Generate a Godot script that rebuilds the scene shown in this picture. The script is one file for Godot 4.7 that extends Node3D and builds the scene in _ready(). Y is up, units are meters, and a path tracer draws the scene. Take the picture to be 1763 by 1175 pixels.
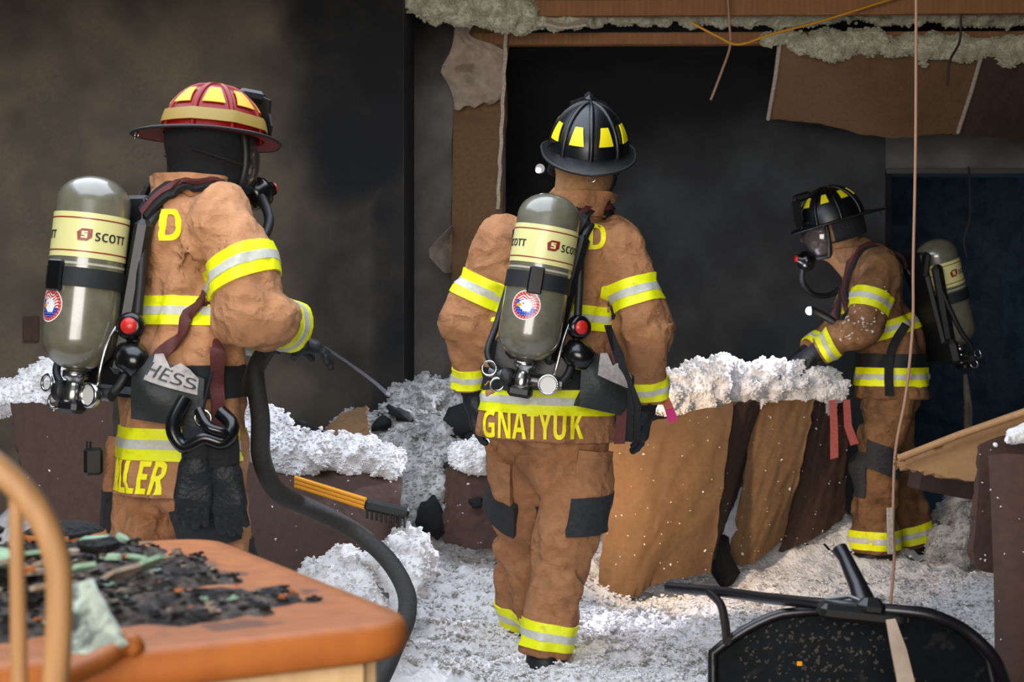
extends Node3D
# Three firefighters in a burnt-out room: fallen brown ceiling boards, white loose insulation, a charred table.
# Axes: x right, y up, the photograph looks along -z. Metres.

const FOCAL := 2450.0
const EYE := 1.12
var M := {}

func _ready() -> void:
	# camera
	var cam := Camera3D.new()
	cam.name = "camera"
	cam.fov = rad_to_deg(2.0 * atan(587.5 / FOCAL))
	cam.near = 0.05
	cam.far = 60.0
	cam.position = Vector3(0, EYE, 0)
	var optics := CameraAttributesPhysical.new()
	optics.frustum_focal_length = 50.0
	optics.frustum_focus_distance = 4.6
	optics.exposure_aperture = 5.6
	cam.attributes = optics
	add_child(cam)
	cam.current = true
	# overcast daylight outside; it enters by the opening behind the camera and the far room's window
	var env := Environment.new()
	env.background_mode = Environment.BG_COLOR
	env.background_color = Color(0.80, 0.88, 1.0)
	env.background_energy_multiplier = 1.1
	env.tonemap_mode = Environment.TONE_MAPPER_LINEAR
	env.tonemap_exposure = 1.35
	env.sdfgi_enabled = true
	env.ssao_enabled = true
	env.ssil_enabled = true
	var we := WorldEnvironment.new()
	we.name = "environment"
	we.environment = env
	add_child(we)
	# the daylight of the wide opening in the wall behind the photographer
	var day := AreaLight3D.new()
	day.name = "daylight_opening"
	day.area_size = Vector2(3.0, 2.1)
	day.position = Vector3(-0.9, 1.42, 1.45)
	day.light_color = Color(1.0, 0.97, 0.93)
	day.light_energy = 18.0
	day.area_range = 20.0
	day.shadow_enabled = true
	add_child(day)
	# sky light falling through the hole burnt in ceiling and roof, left of the middle of the room
	var hole := AreaLight3D.new()
	hole.name = "daylight_roof_hole"
	hole.area_size = Vector2(2.6, 3.2)
	hole.position = Vector3(-0.9, 2.95, -3.45)
	hole.rotation_degrees = Vector3(-90, 0, 0)
	hole.light_color = Color(0.93, 0.96, 1.0)
	hole.light_energy = 7.0
	hole.area_range = 20.0
	hole.shadow_enabled = true
	add_child(hole)
	# blue daylight in the window of the far room
	var far := AreaLight3D.new()
	far.name = "daylight_far_window"
	far.area_size = Vector2(1.6, 1.0)
	far.position = Vector3(5.15, 1.5, -10.0)
	far.rotation_degrees = Vector3(0, 90, 0)
	far.light_color = Color(0.35, 0.75, 1.0)
	far.light_energy = 1.3
	far.area_range = 12.0
	far.shadow_enabled = true
	add_child(far)

	materials()
	room()
	ceiling_wreck()
	boards()
	insulation()
	firefighters()
	furniture()
	small_things()

func materials() -> void:
	var cloth_bump := bump_texture(0.09, 31, 4.0)
	var wrinkles := wrinkle_texture()
	var soft_bump := bump_texture(0.03, 5, 6.0)
	M.soot_wall = grained(grain_texture(0.05, 3, Color(0.13, 0.125, 0.12), Color(0.21, 0.20, 0.19), Color(0.08, 0.08, 0.08, 0.7), 0.55), 0.95, 0.7, soft_bump, 0.3)
	M.black_soot = grained(grain_texture(0.05, 4, Color(0.03, 0.03, 0.032), Color(0.07, 0.07, 0.072)), 0.95, 0.6)
	M.floor = grained(grain_texture(0.05, 9, Color(0.16, 0.14, 0.12), Color(0.30, 0.27, 0.24)), 0.9, 0.6)
	M.board = grained(grain_texture(0.06, 11, Color(0.385, 0.28, 0.175), Color(0.47, 0.355, 0.23), Color(0.31, 0.215, 0.135, 0.4), 0.55, 512, 0.1), 0.9, 1.1, soft_bump, 0.25)
	M.board_dark = grained(grain_texture(0.06, 12, Color(0.225, 0.155, 0.12), Color(0.30, 0.205, 0.16), Color(0.17, 0.12, 0.09, 0.4), 0.55, 512, 0.1), 0.9, 1.1, soft_bump, 0.25)
	M.board_tan = grained(grain_texture(0.06, 19, Color(0.52, 0.38, 0.24), Color(0.62, 0.47, 0.31), Color(0.42, 0.30, 0.19, 0.4), 0.55, 512, 0.1), 0.9, 1.1, soft_bump, 0.25)
	M.paper = grained(grain_texture(0.04, 13, Color(0.52, 0.45, 0.39), Color(0.70, 0.63, 0.56), Color(0.38, 0.31, 0.25, 0.7), 0.6), 0.9, 1.3, soft_bump, 0.4)
	M.gypsum = grained(grain_texture(0.08, 14, Color(0.58, 0.52, 0.45), Color(0.80, 0.75, 0.68)), 0.9, 3.0)
	M.fluff = grained(grain_texture(0.07, 15, Color(0.90, 0.89, 0.89), Color(0.98, 0.975, 0.975), Color(0.72, 0.71, 0.70, 0.6), 0.62), 1.0, 1.6, bump_texture(0.12, 6, 6.0), 0.5)
	M.fluff_grey = grained(grain_texture(0.06, 16, Color(0.62, 0.62, 0.61), Color(0.82, 0.81, 0.80), Color(0.36, 0.36, 0.36, 0.8), 0.55), 1.0, 1.6, bump_texture(0.12, 8, 6.0), 0.5)
	M.fluff_batt = grained(grain_texture(0.07, 17, Color(0.68, 0.67, 0.57), Color(0.88, 0.87, 0.77), Color(0.50, 0.46, 0.36, 0.7), 0.58), 1.0, 1.8, bump_texture(0.12, 18, 6.0), 0.5)
	M.fluff_dirty = grained(grain_texture(0.06, 20, Color(0.66, 0.64, 0.61), Color(0.82, 0.80, 0.77), Color(0.52, 0.50, 0.47, 0.6), 0.55), 1.0, 1.6)
	for k in ["fluff", "fluff_grey", "fluff_batt", "fluff_dirty"]:
		M[k].backlight_enabled = true
		M[k].backlight = Color(0.45, 0.45, 0.45)
		M[k].metallic_specular = 0.1
	M.timber = grained(wood_texture(Color(0.46, 0.30, 0.17), Color(0.62, 0.43, 0.26), 21), 0.75, 1.0)
	M.timber_pale = grained(wood_texture(Color(0.58, 0.42, 0.27), Color(0.74, 0.57, 0.39), 22), 0.75, 1.0)
	M.chair_wood = grained(wood_texture(Color(0.50, 0.36, 0.215), Color(0.63, 0.47, 0.30), 23), 0.6, 1.5)
	M.table_wood = grained(grain_texture(0.04, 24, Color(0.62, 0.34, 0.125), Color(0.74, 0.43, 0.18), Color(0.32, 0.17, 0.08, 0.7), 0.63), 0.6, 1.4)
	M.apron = grained(wood_texture(Color(0.74, 0.60, 0.42), Color(0.84, 0.71, 0.53), 25), 0.6, 1.0)
	M.green_white = grained(grain_texture(0.05, 30, Color(0.62, 0.68, 0.62), Color(0.82, 0.86, 0.80), Color(0.10, 0.10, 0.10, 0.9), 0.60), 0.8, 4.0)
	M.char = grained(grain_texture(0.06, 26, Color(0.035, 0.035, 0.037), Color(0.10, 0.10, 0.105), Color(0.22, 0.21, 0.2, 0.6), 0.66), 0.9, 3.0, bump_texture(0.06, 27, 12.0), 1.0)
	M.green_chip = grained(grain_texture(0.06, 28, Color(0.47, 0.62, 0.50), Color(0.68, 0.78, 0.66), Color(0.3, 0.35, 0.3, 0.7), 0.62), 0.9, 3.0)
	M.ash = grained(grain_texture(0.09, 29, Color(0.20, 0.185, 0.175), Color(0.52, 0.46, 0.42), Color(0.06, 0.06, 0.06, 0.9), 0.52), 1.0, 2.0, bump_texture(0.06, 27, 12.0), 1.0)
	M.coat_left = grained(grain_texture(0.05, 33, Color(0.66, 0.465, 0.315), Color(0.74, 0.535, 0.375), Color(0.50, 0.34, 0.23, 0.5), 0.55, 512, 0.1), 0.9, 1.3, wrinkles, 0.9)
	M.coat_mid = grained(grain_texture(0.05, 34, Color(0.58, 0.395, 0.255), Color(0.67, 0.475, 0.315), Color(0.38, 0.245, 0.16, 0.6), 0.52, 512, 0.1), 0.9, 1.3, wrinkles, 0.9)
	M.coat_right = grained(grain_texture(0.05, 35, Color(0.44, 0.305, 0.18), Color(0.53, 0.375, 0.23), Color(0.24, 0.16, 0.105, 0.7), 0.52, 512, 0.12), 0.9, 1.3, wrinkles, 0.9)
	M.patch = grained(grain_texture(0.08, 36, Color(0.12, 0.125, 0.135), Color(0.19, 0.195, 0.205)), 0.85, 2.0, cloth_bump, 0.3)
	M.hood_black = grained(grain_texture(0.08, 37, Color(0.05, 0.052, 0.06), Color(0.09, 0.09, 0.1)), 0.95, 2.0, cloth_bump, 0.3)
	M.hood_tan = grained(grain_texture(0.08, 38, Color(0.52, 0.37, 0.235), Color(0.64, 0.48, 0.315)), 0.95, 2.0, cloth_bump, 0.4)
	M.lime = grained(grain_texture(0.08, 39, Color(0.90, 0.91, 0.02), Color(0.95, 0.97, 0.05), Color(0.74, 0.74, 0.05, 0.6), 0.66), 0.55, 2.5)
	M.silver = grained(grain_texture(0.08, 40, Color(0.70, 0.70, 0.65), Color(0.82, 0.82, 0.77)), 0.45, 2.5)
	M.letter = plain(Color(0.97, 0.93, 0.04), 0.6)
	M.skin = plain(Color(0.62, 0.44, 0.36), 0.6)
	M.rubber = plain(Color(0.07, 0.07, 0.075), 0.55)
	M.black_plastic = plain(Color(0.065, 0.067, 0.07), 0.45)
	M.black_gloss = plain(Color(0.055, 0.057, 0.06), 0.22)
	M.black_cloth = grained(grain_texture(0.1, 41, Color(0.05, 0.05, 0.055), Color(0.10, 0.10, 0.105)), 0.9, 3.0, cloth_bump, 0.4)
	M.webbing = plain(Color(0.06, 0.075, 0.085), 0.7)
	M.maroon = grained(grain_texture(0.1, 42, Color(0.27, 0.10, 0.095), Color(0.36, 0.15, 0.135)), 0.7, 4.0)
	M.pouch = grained(grain_texture(0.08, 43, Color(0.085, 0.095, 0.09), Color(0.14, 0.15, 0.145)), 0.6, 3.0, soft_bump, 0.4)
	M.glove = grained(grain_texture(0.1, 44, Color(0.05, 0.06, 0.07), Color(0.11, 0.12, 0.13)), 0.6, 3.0, cloth_bump, 0.5)
	M.chrome = plain(Color(0.75, 0.75, 0.74), 0.22, 1.0)
	M.metal = plain(Color(0.42, 0.42, 0.42), 0.38, 0.9)
	M.dial = plain(Color(0.75, 0.74, 0.70), 0.4)
	M.red = plain(Color(0.75, 0.14, 0.11), 0.35)
	M.tank = grained(grain_texture(0.05, 45, Color(0.35, 0.34, 0.28), Color(0.44, 0.43, 0.36), Color(0.27, 0.26, 0.22, 0.6), 0.62), 0.32, 1.5)
	M.tank.clearcoat_enabled = true
	M.tank.clearcoat = 1.0
	M.tank.clearcoat_roughness = 0.12
	M.tank_label = plain(Color(0.83, 0.81, 0.55), 0.35)
	M.tank_red = plain(Color(0.50, 0.12, 0.10), 0.4)
	M.ink = plain(Color(0.13, 0.12, 0.11), 0.6)
	M.tape = plain(Color(0.66, 0.65, 0.58), 0.25)
	M.rag = grained(grain_texture(0.06, 46, Color(0.55, 0.52, 0.50), Color(0.74, 0.71, 0.69), Color(0.36, 0.33, 0.32, 0.7), 0.6), 0.9, 3.0)
	M.emblem = StandardMaterial3D.new()
	M.emblem.albedo_texture = emblem_texture()
	M.emblem.roughness = 0.3
	M.lens = plain(Color(0.30, 0.30, 0.32, 0.35), 0.05)
	M.lens.transparency = BaseMaterial3D.TRANSPARENCY_ALPHA
	M.helmet_red = plain(Color(0.47, 0.045, 0.042), 0.38)
	M.helmet_red.clearcoat_enabled = true
	M.helmet_red.clearcoat = 0.25
	M.helmet_red.metallic_specular = 0.3
	M.helmet_red.clearcoat_roughness = 0.2
	M.helmet_black = plain(Color(0.03, 0.034, 0.042), 0.38)
	M.amber_tape = plain(Color(0.88, 0.62, 0.02), 0.5)
	M.yellow_tape = plain(Color(0.90, 0.83, 0.03), 0.5)
	M.band_tape = plain(Color(0.56, 0.47, 0.21), 0.5)
	M.yellow_plastic = plain(Color(0.90, 0.60, 0.08), 0.4)
	M.hose = grained(grain_texture(0.08, 47, Color(0.17, 0.165, 0.155), Color(0.25, 0.245, 0.23)), 0.8, 3.0)
	M.wire_pale = plain(Color(0.66, 0.50, 0.40), 0.6)
	M.wire_yellow = plain(Color(0.80, 0.55, 0.10), 0.5)
	M.wire_dark = plain(Color(0.20, 0.14, 0.12), 0.6)
	M.pink = plain(Color(0.88, 0.16, 0.50), 0.6)
	M.orange_tip = plain(Color(0.88, 0.45, 0.34), 0.6)
	M.red_cloth = grained(grain_texture(0.08, 48, Color(0.50, 0.22, 0.20), Color(0.66, 0.33, 0.30)), 0.85, 3.0)
	M.seat_black = grained(grain_texture(0.06, 49, Color(0.035, 0.045, 0.055), Color(0.085, 0.095, 0.10), Color(0.24, 0.23, 0.22, 0.5), 0.7), 0.75, 2.0)
	M.seat_black.metallic_specular = 0.25
	M.tube_black = plain(Color(0.07, 0.065, 0.08), 0.35)
	M.water = plain(Color(0.80, 0.84, 0.90, 0.10), 0.3)
	M.water.transparency = BaseMaterial3D.TRANSPARENCY_ALPHA
	M.lamp_glow = plain(Color(0.9, 0.9, 1.0), 0.3)
	M.lamp_glow.emission_enabled = true
	M.lamp_glow.emission = Color(0.86, 0.86, 1.0)
	M.lamp_glow.emission_energy_multiplier = 12.0
	M.red_glow = plain(Color(0.9, 0.25, 0.2), 0.3)
	M.red_glow.emission_enabled = true
	M.red_glow.emission = Color(1.0, 0.16, 0.12)
	M.red_glow.emission_energy_multiplier = 2.5

# creases of heavy cloth: long soft ridges with a fine weave
func wrinkle_texture() -> ImageTexture:
	var n := FastNoiseLite.new()
	n.seed = 90
	n.frequency = 0.011
	n.fractal_type = FastNoiseLite.FRACTAL_RIDGED
	n.fractal_octaves = 2
	n.fractal_gain = 0.4
	n.domain_warp_enabled = true
	n.domain_warp_amplitude = 26.0
	n.domain_warp_frequency = 0.012
	var a := n.get_seamless_image(512, 512)
	var b := noise_image(0.25, 91, 512, 2)
	var im := Image.create_empty(512, 512, false, Image.FORMAT_RGB8)
	for y in 512:
		for x in 512:
			var v := a.get_pixel(x, y).r * 0.9 + b.get_pixel(x, y).r * 0.025
			im.set_pixel(x, y, Color(v, v, v))
	im.bump_map_to_normal_map(16.0)
	return ImageTexture.create_from_image(im)

func wood_texture(lo: Color, hi: Color, seed_: int) -> ImageTexture:
	var a := noise_image(0.03, seed_)
	var b := noise_image(0.012, seed_ + 3)
	var im := Image.create_empty(256, 256, false, Image.FORMAT_RGB8)
	for y in 256:
		for x in 256:
			var v: float = a.get_pixel((x / 6 + y) % 256 if false else (x * 8) % 256, (y / 6) % 256).r * 0.6 + b.get_pixel((x * 3) % 256, y).r * 0.4
			im.set_pixel(x, y, lo.lerp(hi, v))
	im.generate_mipmaps()
	return ImageTexture.create_from_image(im)

# ---------------------------------------------------------------- mesh builder
class MB:
	var st := SurfaceTool.new()
	func _init() -> void:
		st.begin(Mesh.PRIMITIVE_TRIANGLES)
		st.set_smooth_group(0)
	func group(g: int) -> void:
		st.set_smooth_group(g)
	func tri(a: Vector3, b: Vector3, c: Vector3) -> void:
		st.add_vertex(a); st.add_vertex(b); st.add_vertex(c)
	func quad(a: Vector3, b: Vector3, c: Vector3, d: Vector3) -> void:
		tri(a, b, c); tri(a, c, d)
	func uvquad(a, b, c, d, ua, ub, uc, ud) -> void:
		for k in [[a, ua], [b, ub], [c, uc], [a, ua], [c, uc], [d, ud]]:
			st.set_uv(k[1]); st.add_vertex(k[0])
	# rows run upwards, columns to the right, seen from the front
	func grid(g: Array, wrap := false, flip := false) -> void:
		var n: int = g[0].size()
		for i in g.size() - 1:
			for j in (n if wrap else n - 1):
				var k: int = (j + 1) % n
				if flip:
					quad(g[i][k], g[i + 1][k], g[i + 1][j], g[i][j])
				else:
					quad(g[i][j], g[i + 1][j], g[i + 1][k], g[i][k])
	func fan(ring: PackedVector3Array, up: bool) -> void:
		var c := Vector3.ZERO
		for p in ring: c += p
		c /= ring.size()
		for j in ring.size():
			var a := ring[j]
			var b := ring[(j + 1) % ring.size()]
			if up: tri(a, c, b)
			else: tri(b, c, a)
	func tube(pts: Array, rad, seg := 10, caps := true, squash := 1.0, up0 := Vector3.ZERO) -> void:
		var g := []
		var n := Vector3.ZERO
		for i in pts.size():
			var t: Vector3 = (pts[mini(i + 1, pts.size() - 1)] - pts[maxi(i - 1, 0)]).normalized()
			if i == 0:
				n = up0 if up0 != Vector3.ZERO else (Vector3.UP if absf(t.y) < 0.9 else Vector3.RIGHT)
			n = (n - t * n.dot(t)).normalized()
			var b := t.cross(n)
			var r: float = rad[i] if rad is Array else rad
			var ring := PackedVector3Array()
			for k in seg:
				var a := TAU * k / seg
				ring.append(pts[i] + n * cos(a) * r * squash + b * sin(a) * r)
			g.append(ring)
		grid(g, true)
		if caps:
			st.set_smooth_group(-1)
			fan(g[0], false); fan(g[-1], true)
			st.set_smooth_group(0)
	func lathe(prof: Array, seg := 28, xf := Transform3D.IDENTITY) -> void:
		var g := []
		for p in prof:
			var ring := PackedVector3Array()
			for k in seg:
				var a := TAU * k / seg
				ring.append(xf * Vector3(cos(a) * p[0], p[1], -sin(a) * p[0]))
			g.append(ring)
		grid(g, true)
	func box(xf: Transform3D, s: Vector3, bev := 0.004) -> void:
		# chamfered box from three nested rings
		st.set_smooth_group(-1)
		var h := s * 0.5
		bev = minf(bev, minf(h.x, minf(h.y, h.z)) * 0.9)
		var rings := []
		for q in [[-h.y, bev], [-h.y + bev, 0.0], [h.y - bev, 0.0], [h.y, bev]]:
			var x: float = h.x - q[1]
			var z: float = h.z - q[1]
			var c: float = bev if q[1] == 0.0 else bev * 0.3
			var ring := PackedVector3Array()
			for p in [Vector2(x, -z + c), Vector2(x - c, -z), Vector2(-x + c, -z), Vector2(-x, -z + c), Vector2(-x, z - c), Vector2(-x + c, z), Vector2(x - c, z), Vector2(x, z - c)]:
				ring.append(xf * Vector3(p.x, q[0], p.y))
			rings.append(ring)
		grid(rings, true)
		fan(rings[0], false); fan(rings[3], true)
		st.set_smooth_group(0)
	# a sheet with thickness from a grid of points
	func sheet(g: Array, t: float) -> void:
		var back := []
		var m: int = g.size()
		var n: int = g[0].size()
		for i in m:
			var row := PackedVector3Array()
			for j in n:
				var du: Vector3 = g[mini(i + 1, m - 1)][j] - g[maxi(i - 1, 0)][j]
				var dv: Vector3 = g[i][mini(j + 1, n - 1)] - g[i][maxi(j - 1, 0)]
				row.append(g[i][j] - dv.cross(du).normalized() * t)
			back.append(row)
		st.set_smooth_group(0)
		grid(g)
		st.set_smooth_group(1)
		grid(back, false, true)
		st.set_smooth_group(-1)
		for j in n - 1:
			quad(back[0][j], g[0][j], g[0][j + 1], back[0][j + 1])
			quad(g[m - 1][j], back[m - 1][j], back[m - 1][j + 1], g[m - 1][j + 1])
		for i in m - 1:
			quad(back[i][0], back[i + 1][0], g[i + 1][0], g[i][0])
			quad(g[i][n - 1], g[i + 1][n - 1], back[i + 1][n - 1], back[i][n - 1])
		st.set_smooth_group(0)
	# polygon in the xy plane of xf, extruded along z by t
	func plate(poly: PackedVector2Array, t: float, xf := Transform3D.IDENTITY) -> void:
		st.set_smooth_group(-1)
		var idx := Geometry2D.triangulate_polygon(poly)
		var cw := Geometry2D.is_polygon_clockwise(poly)
		for k in range(0, idx.size(), 3):
			var a := poly[idx[k]]
			var b := poly[idx[k + 1]]
			var c := poly[idx[k + 2]]
			if (b - a).cross(c - a) > 0.0:
				var q := b
				b = c
				c = q
			tri(xf * Vector3(a.x, a.y, t * 0.5), xf * Vector3(b.x, b.y, t * 0.5), xf * Vector3(c.x, c.y, t * 0.5))
			tri(xf * Vector3(c.x, c.y, -t * 0.5), xf * Vector3(b.x, b.y, -t * 0.5), xf * Vector3(a.x, a.y, -t * 0.5))
		for k in poly.size():
			var a := poly[k]
			var b := poly[(k + 1) % poly.size()]
			if cw == true:
				var q := a
				a = b
				b = q
			quad(xf * Vector3(a.x, a.y, -t * 0.5), xf * Vector3(a.x, a.y, t * 0.5), xf * Vector3(b.x, b.y, t * 0.5), xf * Vector3(b.x, b.y, -t * 0.5))
		st.set_smooth_group(0)
	func mesh() -> ArrayMesh:
		st.generate_normals()
		st.index()
		return st.commit()

# ---------------------------------------------------------------- distance field of joined bones
class Field:
	var o := Vector3.ZERO
	var c := 0.012
	var nx := 0
	var ny := 0
	var nz := 0
	var v := PackedFloat32Array()
	# bones: [a, ra, b, rb, depth flattening, blend]; cuts: [point, outward normal]
	func build(bones: Array, cell: float, cuts: Array, noise: FastNoiseLite, amp: float, stretch := Vector3(1, 1, 1)) -> void:
		c = cell
		var lo := Vector3(9, 9, 9)
		var hi := -lo
		for q in bones:
			var r: float = maxf(q[1], q[3]) * maxf(1.0, q[4])
			lo = lo.min(q[0] - Vector3.ONE * r).min(q[2] - Vector3.ONE * r)
			hi = hi.max(q[0] + Vector3.ONE * r).max(q[2] + Vector3.ONE * r)
		o = lo - Vector3.ONE * cell * 5.0
		var s := (hi + Vector3.ONE * cell * 5.0 - o) / cell
		nx = int(s.x) + 2
		ny = int(s.y) + 2
		nz = int(s.z) + 2
		v.resize(nx * ny * nz)
		v.fill(1.0)
		for q in bones:
			var f: float = q[4]
			var k: float = q[5]
			var ax: float = q[0].x
			var ay: float = q[0].y
			var az: float = q[0].z
			var bx: float = q[2].x - ax
			var by: float = q[2].y - ay
			var bz: float = (q[2].z - az) / f
			var ra: float = q[1]
			var dr: float = q[3] - ra
			var bb: float = 1.0 / maxf(bx * bx + by * by + bz * bz, 1e-9)
			var m: float = k + cell * 2.5
			var x0: int = maxi(0, int((minf(ax, q[2].x) - maxf(ra, q[3]) - m - o.x) / cell))
			var x1: int = mini(nx - 1, int((maxf(ax, q[2].x) + maxf(ra, q[3]) + m - o.x) / cell) + 1)
			var y0: int = maxi(0, int((minf(ay, q[2].y) - maxf(ra, q[3]) - m - o.y) / cell))
			var y1: int = mini(ny - 1, int((maxf(ay, q[2].y) + maxf(ra, q[3]) + m - o.y) / cell) + 1)
			var z0: int = maxi(0, int((minf(az, q[2].z) - maxf(ra, q[3]) * f - m - o.z) / cell))
			var z1: int = mini(nz - 1, int((maxf(az, q[2].z) + maxf(ra, q[3]) * f + m - o.z) / cell) + 1)
			var fm := minf(f, 1.0)
			for z in range(z0, z1 + 1):
				var pz := (o.z + z * cell - az) / f
				var pzb := pz * bz
				for y in range(y0, y1 + 1):
					var py := o.y + y * cell - ay
					var pyb := py * by + pzb
					var at := (z * ny + y) * nx
					var rest := py * py + pz * pz
					for x in range(x0, x1 + 1):
						var px := o.x + x * cell - ax
						var t := clampf((px * bx + pyb) * bb, 0.0, 1.0)
						var ex := px - t * bx
						var ey := py - t * by
						var ez := pz - t * bz
						var d := (sqrt(ex * ex + ey * ey + ez * ez) - ra - dr * t) * fm
						var w := v[at + x]
						var h := k - absf(d - w)
						if h > 0.0:
							v[at + x] = minf(d, w) - h * h * 0.25 / k
						elif d < w:
							v[at + x] = d
		if noise != null and amp > 0.0:
			var i := 0
			for z in nz:
				for y in ny:
					for x in nx:
						var d := v[i]
						if d < 0.07 and d > -0.07:
							var e := 1.0 - d * d * 204.0
							v[i] = d + e * e * amp * noise.get_noise_3d((o.x + x * cell) * stretch.x, (o.y + y * cell) * stretch.y, (o.z + z * cell) * stretch.z)
						i += 1
		for q in cuts:
			var p: Vector3 = q[0]
			var n: Vector3 = q[1]
			var reach: float = q[2] if q.size() > 2 else 9.0
			var i := 0
			for z in nz:
				for y in ny:
					var e := (o.z + z * cell - p.z) * n.z + (o.y + y * cell - p.y) * n.y + (o.x - p.x) * n.x
					for x in nx:
						var d := e + x * cell * n.x
						if d > v[i]:
							if reach > 8.0 or Vector3(o.x + x * cell, o.y + y * cell, o.z + z * cell).distance_to(p) < reach:
								v[i] = d
						i += 1
	func at(p: Vector3) -> float:
		var q := (p - o) / c
		var x := clampi(int(q.x), 0, nx - 2)
		var y := clampi(int(q.y), 0, ny - 2)
		var z := clampi(int(q.z), 0, nz - 2)
		var fx := clampf(q.x - x, 0, 1)
		var fy := clampf(q.y - y, 0, 1)
		var fz := clampf(q.z - z, 0, 1)
		var i := (z * ny + y) * nx + x
		var j := i + nx * ny
		var a := lerpf(lerpf(v[i], v[i + 1], fx), lerpf(v[i + nx], v[i + nx + 1], fx), fy)
		var b := lerpf(lerpf(v[j], v[j + 1], fx), lerpf(v[j + nx], v[j + nx + 1], fx), fy)
		return lerpf(a, b, fz)
	func grad(p: Vector3) -> Vector3:
		var e := c
		return Vector3(at(p + Vector3(e, 0, 0)) - at(p - Vector3(e, 0, 0)), at(p + Vector3(0, e, 0)) - at(p - Vector3(0, e, 0)), at(p + Vector3(0, 0, e)) - at(p - Vector3(0, 0, e))).normalized()
	func onto(p: Vector3, off := 0.0) -> Vector3:
		for k in 5:
			p -= grad(p) * (at(p) - off) * 0.9
		return p
	# from inside along dir to the skin, no further than far
	func out(p: Vector3, dir: Vector3, far: float, off := 0.0) -> Vector3:
		var t := 0.0
		while t < far:
			var d := at(p + dir * t)
			if d >= 0.0: break
			t += maxf(-d * 0.8, 0.0015)
		return p + dir * (minf(t, far) + off)
	# from outside along dir to the skin
	func hit(p: Vector3, dir: Vector3, far := 1.0) -> Vector3:
		var t := 0.0
		while t < far:
			var d := at(p + dir * t)
			if d <= 0.0005: break
			t += clampf(d * 0.6, 0.001, 0.05)
		return p + dir * t
	func mesh() -> ArrayMesh:
		var verts := PackedVector3Array()
		var ids := {}
		var idx := PackedInt32Array()
		var sx := 1
		var sy := nx
		var sz := nx * ny
		var corner := [0, sx, sy, sx + sy, sz, sx + sz, sy + sz, sx + sy + sz]
		var off := [Vector3(0, 0, 0), Vector3(1, 0, 0), Vector3(0, 1, 0), Vector3(1, 1, 0), Vector3(0, 0, 1), Vector3(1, 0, 1), Vector3(0, 1, 1), Vector3(1, 1, 1)]
		var edges := [[0, 1], [2, 3], [4, 5], [6, 7], [0, 2], [1, 3], [4, 6], [5, 7], [0, 4], [1, 5], [2, 6], [3, 7]]
		var lim := c * 3.0
		var near := PackedInt32Array()
		for z in nz - 1:
			for y in ny - 1:
				var i := (z * ny + y) * nx
				for x in nx - 1:
					var d := v[i + x]
					if d > lim or d < -lim: continue
					var first: bool = d < 0.0
					var mixed := false
					for k in corner:
						if (v[i + x + k] < 0.0) != first:
							mixed = true
							break
					if not mixed: continue
					var sum := Vector3.ZERO
					var n := 0
					for e in edges:
						var a := v[i + x + corner[e[0]]]
						var b := v[i + x + corner[e[1]]]
						if (a < 0.0) != (b < 0.0):
							sum += off[e[0]].lerp(off[e[1]], a / (a - b))
							n += 1
					ids[i + x] = verts.size()
					near.append(i + x)
					verts.append(o + (Vector3(x, y, z) + sum / n) * c)
		for i in near:
			var inside: bool = v[i] < 0.0
			for q in [[sx, sy, sz], [sy, sz, sx], [sz, sx, sy]]:
				if (v[i + q[0]] < 0.0) == inside: continue
				var a = ids.get(i)
				var b = ids.get(i - q[1])
				var d = ids.get(i - q[2])
				var e = ids.get(i - q[1] - q[2])
				if a == null or b == null or d == null or e == null: continue
				if inside:
					idx.append_array([a, d, e, a, e, b])
				else:
					idx.append_array([a, b, e, a, e, d])
		var nor := PackedVector3Array()
		nor.resize(verts.size())
		for k in range(0, idx.size(), 3):
			var n := (verts[idx[k + 2]] - verts[idx[k]]).cross(verts[idx[k + 1]] - verts[idx[k]])
			nor[idx[k]] += n
			nor[idx[k + 1]] += n
			nor[idx[k + 2]] += n
		for k in nor.size():
			nor[k] = nor[k].normalized()
		var arr := []
		arr.resize(Mesh.ARRAY_MAX)
		arr[Mesh.ARRAY_VERTEX] = verts
		arr[Mesh.ARRAY_NORMAL] = nor
		arr[Mesh.ARRAY_INDEX] = idx
		var am := ArrayMesh.new()
		am.add_surface_from_arrays(Mesh.PRIMITIVE_TRIANGLES, arr)
		return am

func field(bones: Array, cell: float, cuts := [], noise: FastNoiseLite = null, amp := 0.0, stretch := Vector3(1, 1, 1)) -> Field:
	var f := Field.new()
	f.build(bones, cell, cuts, noise, amp, stretch)
	return f

func bone(a: Vector3, ra: float, b: Vector3, rb: float, flat := 1.0, k := 0.05) -> Array:
	return [a, ra, b, rb, flat, k]

# a patch lying on the skin of a field, round an axis
func wrap_patch(f: Field, c: Vector3, axis: Vector3, ref: Vector3, a0: float, a1: float, h0: float, h1: float, far: float, off := 0.004, na := 40, nh := 4, slope := 0.0) -> ArrayMesh:
	axis = axis.normalized()
	ref = (ref - axis * ref.dot(axis)).normalized()
	var side := axis.cross(ref)
	var g := []
	for i in nh + 1:
		var row := PackedVector3Array()
		for j in na + 1:
			var a := deg_to_rad(lerpf(a0, a1, float(j) / na))
			var dir := ref * cos(a) + side * sin(a)
			var h := lerpf(h0, h1, float(i) / nh) + slope * (float(j) / na - 0.5)
			row.append(f.out(c + axis * h, dir, far, off))
		g.append(row)
	var b := MB.new()
	b.sheet(g, off + 0.003)
	return b.mesh()

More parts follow.
